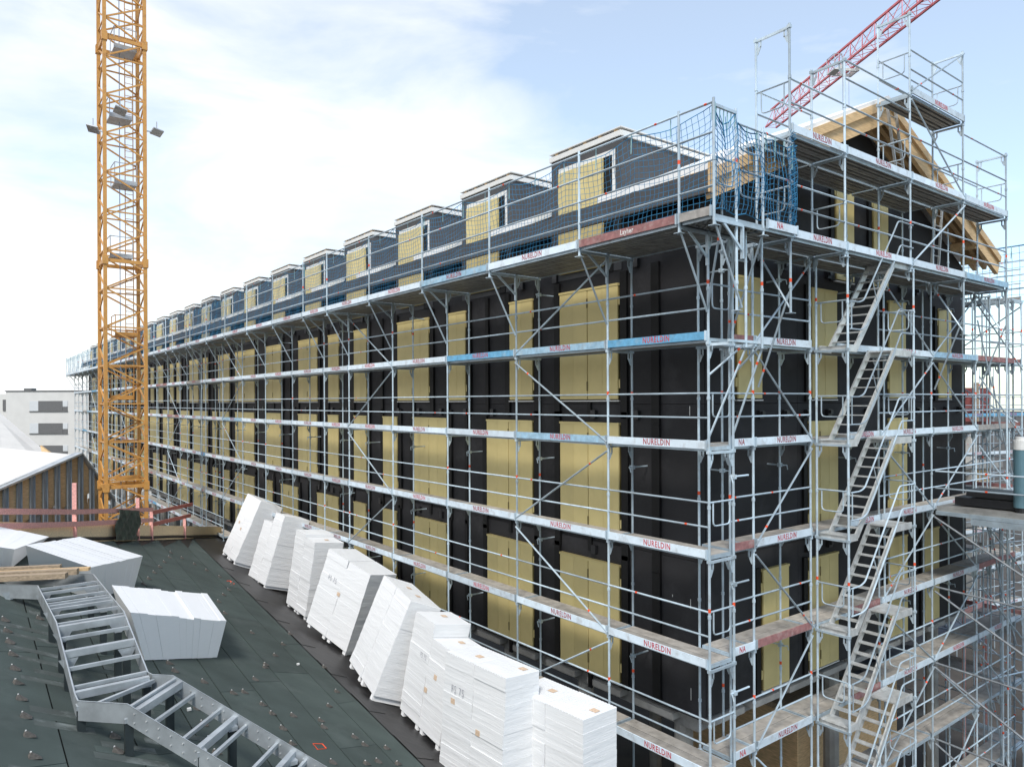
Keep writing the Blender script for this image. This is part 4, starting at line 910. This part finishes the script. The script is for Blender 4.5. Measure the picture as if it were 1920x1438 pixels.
# ------------------------------------------------------------------ red guard railing and tarpaulin
gr = thing('guard_railing', 'red painted timber guard railing along the timber kerb', 'railing', (-8.2, kerbU(-8.2), roof_z(-8.2, kerbU(-8.2))))
GO = Vector(gr.location)
def gp(mb, name, mt):
    me = mb.mesh(name, [mt]); me.transform(Matrix.Translation(-GO)); put(name, me, gr)
def kp(V, h, off=0.08):
    n_ = Vector((KD.y, -KD.x, 0)); return Vector(rp(V, kerbU(V), h)) + n_*off
rail_pts = {'hi': [], 'lo': []}
for V, h in ((-13.2, 1.6), (-8.15, 1.72), (-5.65, 1.5), (-4.95, 1.05), (-2.9, 1.0)):
    gp(MB().beam(kp(V, -0.05), kp(V, h), 0.12, 0.05, 0, (KD.x, KD.y, 0)), 'post', 'timber_red')
for za, zb, a, b, mt in ((0.62,0.86,-13.2,-8.15,'timber_red'),(0.26,0.50,-13.2,-8.15,'timber_red'),(0.86,1.12,-8.15,-4.95,'timber_red'),(0.50,0.72,-8.15,-4.95,'timber_red'),(1.0,1.52,-4.95,-2.4,'timber_red2'),(0.55,1.0,-4.95,-2.55,'timber_red2')):
    gp(MB().beam(kp(a, za, 0.135), kp(b, zb, 0.135), 0.04, 0.15), 'rail', mt)
tm = MB(); nu, nv = 10, 14
def tp(i, j):
    s = i/nu; t = j/nv; V = -6.75+s*1.0+0.25*(t-0.3)*-1; h = 1.02-1.05*t; q = kp(V, h, 0.20+0.05*math.sin(i*1.7+j*0.6)+0.05*t)
    return q
tm.poly([tp(i, j) for i in range(nu+1) for j in range(nv+1)], [(i*(nv+1)+j, (i+1)*(nv+1)+j, (i+1)*(nv+1)+j+1, i*(nv+1)+j+1) for i in range(nu) for j in range(nv)])
to = tm.build('tarpaulin', 'tarp_green'); tag(to, 'crumpled dark green tarpaulin draped over the red railing', 'tarpaulin')
sm = to.modifiers.new('s', 'SOLIDIFY'); sm.thickness = 0.015

# ------------------------------------------------------------------ yellow tower crane
tcr = thing('tower_crane', 'orange yellow lattice crane mast rising out of the top left', 'crane', (-5.3, 30.0, GZ))
cs = 1.7; CH = 40.0
for x, y in ((0,0),(cs,0),(cs,cs),(0,cs)):
    MB().box(x-0.075, x+0.075, y-0.075, y+0.075, 0, CH).build('leg', 'crane', tcr)
ph = 0.90; faces = (((0,0),(cs,0)), ((cs,0),(cs,cs)), ((cs,cs),(0,cs)), ((0,cs),(0,0)))
ZB = (7.3-GZ) % 10.7
k = 0; z = 0.5
while z+ph < CH:
    for fi, ((xa,ya),(xb,yb)) in enumerate(faces):
        a, b = ((xa,ya,z), (xb,yb,z+ph)) if (k+fi//2) % 2 == 0 else ((xb,yb,z), (xa,ya,z+ph))
        MB().beam(a, b, 0.055, 0.07).build('brace', 'crane', tcr)
        if k % 2 == 0: MB().beam((xa,ya,z), (xb,yb,z), 0.05, 0.065).build('strut', 'crane', tcr)
    k += 1; z += ph
for zc in (7.0-GZ, 17.6-GZ, 28.0-GZ):
    for x, y in ((0,0),(cs,0),(cs,cs),(0,cs)): MB().box(x-0.12, x+0.12, y-0.12, y+0.12, zc-0.2, zc+0.2).build('leg_joint', 'crane', tcr)
    for (xa,ya),(xb,yb) in faces: MB().beam((xa,ya,zc), (xb,yb,zc), 0.1, 0.16).build('strut', 'crane', tcr)
for zi, zp in enumerate((7.3, 11.1, 14.1, 17.8, 21.3, 24.4, 27.7)):
    z = zp-GZ; mt = 'crane' if zp < 16 else 'crane_grey'; x0 = 0.25 if zi % 2 else 0.45
    o = MB().box(x0, x0+0.95, 0.25, 1.35, z, z+0.06).box(x0, x0+0.95, 0.22, 0.25, z, z+0.2).build('platform', mt, tcr)
    MB().tube((x0,0.25,z), (x0,0.25,z+1.0), 0.02).tube((x0+0.95,0.25,z), (x0+0.95,0.25,z+1.0), 0.02).tube((x0,0.25,z+1.0), (x0+0.95,0.25,z+1.0), 0.02).tube((x0,1.3,z), (x0,1.3,z+1.0), 0.02).tube((x0,0.25,z+1.0), (x0,1.3,z+1.0), 0.02).build('hand_rail', mt, o)
ld = MB()
for x in (1.05, 1.4): ld.tube((x, 1.2, 2), (x, 1.2, CH), 0.022)
for i in range(120): ld.tube((1.05, 1.2, 2+i*0.3), (1.4, 1.2, 2+i*0.3), 0.014, 4)
ld.build('ladder', 'crane', tcr)
MB().tube((0.75, 0.8, 2), (0.75, 0.8, CH), 0.02, 5).build('power_cable', 'rope', tcr)
for (x, y, z, rx, rzz) in ((-0.45, 0.1, 23.6, 0.5, -0.6), (2.25, 0.1, 24.05, 0.15, 0.35), (0.62, -0.2, 24.6, 0.5, 0.05)):
    f_ = MB().box(-0.26, 0.26, -0.05, 0.02, -0.2, 0.2)
    for a in (-0.25, -0.08, 0.09): 
        for b in (-0.19, -0.06, 0.07): f_.box(a+0.01, a+0.15, -0.06, -0.05, b, b+0.11, 1)
    fl_ = f_.build('floodlight', ['crane_grey', 'toe_grey'], tcr, (x, y, z-GZ), (R(55), rx*0.5, rzz))
    MB().beam((x, y, z-GZ), (min(max(x, 0), cs), 0.0, z-0.1-GZ), 0.05, 0.05).box(x-0.02, x+0.02, y, y+0.04, z-GZ, z-GZ+0.5).build('floodlight_arm', 'crane_grey', tcr)

# ------------------------------------------------------------------ red crane behind the roof
JA, JB = Vector((47.9, 29.9, 35.5)), Vector((37.05, 11.5, 35.6)); JD = (JB-JA).normalized(); JE = JB+JD*13.0
JN = Vector((JD.y, -JD.x, 0)).normalized()
rc = thing('red_crane', 'red lattice crane jib with trolley slanting across the upper right', 'crane', (JE.x, JE.y, GZ))
RO = Vector(rc.location)
def jp(s, k):     # k: 0 top chord, 1/2 bottom chords
    p = JA+JD*s
    return (p + (Vector((0,0,1.55)) if k == 0 else JN*(0.5 if k == 1 else -0.5))) - RO
JL = (JE-JA).length
for k in range(3): MB().beam(jp(0.5, k), jp(JL, k), 0.14 if k == 0 else 0.12, 0.14).build('chord', 'crane_red', rc)
n_ = int(JL/1.45)
for i in range(n_):
    s = 0.5+i*1.45
    for k in (1, 2):
        MB().tube(jp(s, k), jp(s+0.72, 0), 0.024, 5).build('lattice_bar', 'crane_red', rc); MB().tube(jp(s+0.72, 0), jp(s+1.45, k), 0.024, 5).build('lattice_bar', 'crane_red', rc)
    MB().tube(jp(s, 1), jp(s, 2), 0.022, 5).build('lattice_bar', 'crane_red', rc); MB().tube(jp(s, 1), jp(s+1.45, 2), 0.022, 5).build('lattice_bar', 'crane_red', rc)
MB().tube(jp(1, 0)-Vector((0,0,0.5)), jp(JL, 0)-Vector((0,0,0.5)), 0.012, 4).tube(jp(1, 0)-Vector((0,0,0.9)), jp(JL, 0)-Vector((0,0,0.9)), 0.012, 4).build('trolley_rope', 'rope', rc)
tr0 = JA+JD*12.2-RO
t_ = MB()
for s in (-0.7, 0.7): t_.beam(tr0+JN*s-JD*0.6+Vector((0,0,-0.25)), tr0+JN*s+JD*0.6+Vector((0,0,-0.25)), 0.1, 0.35); t_.beam(tr0-JN*0.75+JD*s*0.6+Vector((0,0,-0.35)), tr0+JN*0.75+JD*s*0.6+Vector((0,0,-0.35)), 0.12, 0.18)
bk = tr0+JN*0.95+JD*0.1
t_.beam(bk-JD*0.5+Vector((0,0,-0.4)), bk+JD*0.5+Vector((0,0,-0.4)), 0.6, 0.06)
tro = t_.build('trolley', 'white_trim', rc)
bs = MB()
for a in (-0.5, 0.5):
    for b in (-0.3, 0.3): bs.tube(bk+JD*a+JN*b+Vector((0,0,-0.4)), bk+JD*a+JN*b+Vector((0,0,0.7)), 0.025, 5)
    bs.tube(bk+JD*a-JN*0.3+Vector((0,0,0.7)), bk+JD*a+JN*0.3+Vector((0,0,0.7)), 0.025, 5)
for b in (-0.3, 0.3): bs.tube(bk-JD*0.5+JN*b+Vector((0,0,0.7)), bk+JD*0.5+JN*b+Vector((0,0,0.7)), 0.025, 5)
bs.build('service_basket', 'crane_grey', tro)
MB().tube(tr0+JN*-0.25, tr0+JN*-0.25-Vector((0,0,16)), 0.016, 4).tube(tr0+JN*0.25, tr0+JN*0.25-Vector((0,0,16)), 0.016, 4).build('hoist_rope', 'rope', rc)
for x, y in ((-0.8,-0.8),(0.8,-0.8),(0.8,0.8),(-0.8,0.8)): MB().box(x-0.09, x+0.09, y-0.09, y+0.09, 0, 39-GZ).build('mast_leg', 'crane_red', rc)
for i in range(24):
    z = i*1.6
    for (xa,ya),(xb,yb) in (((-0.8,-0.8),(0.8,-0.8)),((0.8,-0.8),(0.8,0.8)),((0.8,0.8),(-0.8,0.8)),((-0.8,0.8),(-0.8,-0.8))): MB().beam((xa,ya,z), (xb,yb,z+1.6), 0.07, 0.07).build('mast_brace', 'crane_red', rc)

# ------------------------------------------------------------------ timber hall on the left
sh = thing('timber_hall', 'timber hall with grey steel posts and white sheeted roof at the left', 'building', (-9.26, 31.94, GZ))
SO = Vector(sh.location); A0 = Vector((-9.26, 31.94, 0)); WD = Vector((0.8185, 0.5745, 0)).normalized(); WN = Vector((WD.y, -WD.x, 0))
RG = 4.19                                     # ridge position along the wall
def shz(s): return 7.16+0.306*s if s < RG else 8.446-1.30*(s-RG)
def sp(s, z, d=0.0): return A0+WD*s+WN*d+Vector((0,0,z))-SO
def sb(name, mt, s0, s1, z0a, z0b, z1a, z1b, d0, d1): return MB().hexa([sp(s0,z0a,d0), sp(s0,z0a,d1), sp(s1,z0b,d1), sp(s1,z0b,d0)], [sp(s0,z1a,d0), sp(s0,z1a,d1), sp(s1,z1b,d1), sp(s1,z1b,d0)]).build(name, mt, sh)
ss = [RG+0.66*k for k in range(-10, 4)]
for i, s in enumerate(ss):
    zt_ = max(shz(s), 5.0)-0.06
    sb('steel_channel', 'channel', s-0.12, s+0.12, GZ, GZ, zt_, zt_, 0.0, 0.03); sb('channel_flange', 'channel', s-0.12, s-0.09, GZ, GZ, zt_, zt_, 0.031, 0.10); sb('channel_flange', 'channel', s+0.09, s+0.12, GZ, GZ, zt_, zt_, 0.031, 0.10)
    if i+1 < len(ss):
        s2 = ss[i+1]; z1a, z1b = max(shz(s), 5.1)-0.1, max(shz(s2), 5.1)-0.1
        zc = 6.0+0.30*(s-RG)*0.6+0.12*math.sin(i*2.1)
        sb('timber_panel', 'timber_v', s+0.05, s2-0.05, zc, zc+0.2, z1a, z1b, -0.16, -0.06)
        sb('timber_panel', 'timber_v' if i % 3 else 'concrete', s+0.05, s2-0.05, 4.6 if i % 2 else 4.9, 4.6 if i % 2 else 4.9, zc-0.03, zc+0.17, -0.30, -0.2)
sb('dark_interior', 'concrete', ss[0], ss[-1], GZ, GZ, 5.6, 5.6, -1.4, -1.3)
for a, b in ((-2.6, 1.2), (1.21, RG), (RG+0.01, 6.2)): sb('wall_coping', 'galv', a, b, shz(a)-0.1, shz(b)-0.1, shz(a), shz(b), -0.3, 0.2)
def quad(name, mt, P_, th=0.12):
    P_ = [Vector(p)-SO for p in P_]; MB().hexa([p-Vector((0,0,th)) for p in P_], P_).build(name, mt, sh)
quad('roof_sheeting', 'sheeting_dull', [(-11.6,30.35,6.42), (-5.83,34.45,8.42), (-6.5,43.7,7.56), (-9.71,46.15,8.52)])
quad('roof_sheeting', 'sheeting_dull', [(-9.72,45.8,8.49), (-7.0,44.4,7.62), (-5.95,46.5,7.55), (-9.4,58.5,11.6)])
quad('roof_sheeting', 'sheeting_dull', [(-13.5,48.8,9.6), (-9.73,45.85,8.47), (-9.41,58.52,11.58), (-13.5,62,13.0)])
MB().poly([Vector(p)-SO for p in ((-6.6,45.9,8.3),(-5.7,44.3,7.42),(-6.5,44.9,7.3),(-6.5,46.1,8.3),(-5.6,44.5,7.42),(-6.4,45.1,7.3))], [(0,1,2),(5,4,3),(0,3,4,1),(1,4,5,2),(2,5,3,0)]).build('roof_end_panel', 'timber', sh)
for i in range(16):
    f, g_ = rnd.uniform(0.15, 0.85), rnd.uniform(0.45, 0.92)
    a = Vector((-11.6,30.35,6.42)).lerp(Vector((-5.83,34.45,8.42)), f); b = Vector((-9.71,46.15,8.52)).lerp(Vector((-6.5,43.7,7.56)), f); p = a.lerp(b, g_)-SO
    MB().box(p.x, p.x+rnd.uniform(0.1, 0.45), p.y, p.y+0.2, p.z+0.02, p.z+0.12).build('roof_batten', 'timber', sh)

# ------------------------------------------------------------------ white apartment block
ab = thing('apartment_block', 'white flat roofed apartment block with dark window bands far left', 'building', (-5.43, 107.16, GZ))
XD = Vector((8.77, -6.73, 0)).normalized(); YD = Vector((-XD.y, XD.x, 0))
def ap(s, d, z): return XD*s+YD*d+Vector((0,0,z-GZ))
def abx(name, mt, s0, s1, d0, d1, z0, z1, parent=None): return MB().hexa([ap(s0,d0,z0), ap(s1,d0,z0), ap(s1,d1,z0), ap(s0,d1,z0)], [ap(s0,d0,z1), ap(s1,d0,z1), ap(s1,d1,z1), ap(s0,d1,z1)]).build(name, mt, parent or ab)
abx('wall', 'white_plaster', 0, 22, 0, 16, GZ, 12.5); abx('roof_edge', 'blind', -0.1, 22.1, -0.1, 16.1, 12.51, 12.62); abx('roof_vent', 'blind', 1.0, 2.0, 2, 3, 12.63, 12.95)
abx('wing_wall', 'white_plaster', -18, -0.3, 1.2, 14, GZ, 12.2)
for r_, zb in enumerate((9.95, 7.05, 4.15, 1.25)):
    for s0 in (3.1, 12.5):
        wn = abx('window', 'blind', s0+1.15, s0+4.3, -0.06, -0.01, zb, zb+1.3)
        abx('pane', 'pane_pale', s0, s0+1.13, -0.05, -0.01, zb, zb+1.3, wn); abx('pane', 'pane_pale', s0+4.32, s0+4.95, -0.05, -0.01, zb+0.55, zb+1.3, wn); abx('pane', 'blind', s0+4.32, s0+4.95, -0.045, -0.01, zb, zb+0.53, wn); abx('sill', 'blind', s0-0.05, s0+5.0, -0.12, -0.01, zb-0.1, zb-0.03, wn)
    abx('window', 'blind', -1.2, -0.6, 1.1, 1.19, zb, zb+1.5); abx('window', 'blind', -4.0, -2.0, 1.1, 1.19, zb-0.5, zb+1.5)
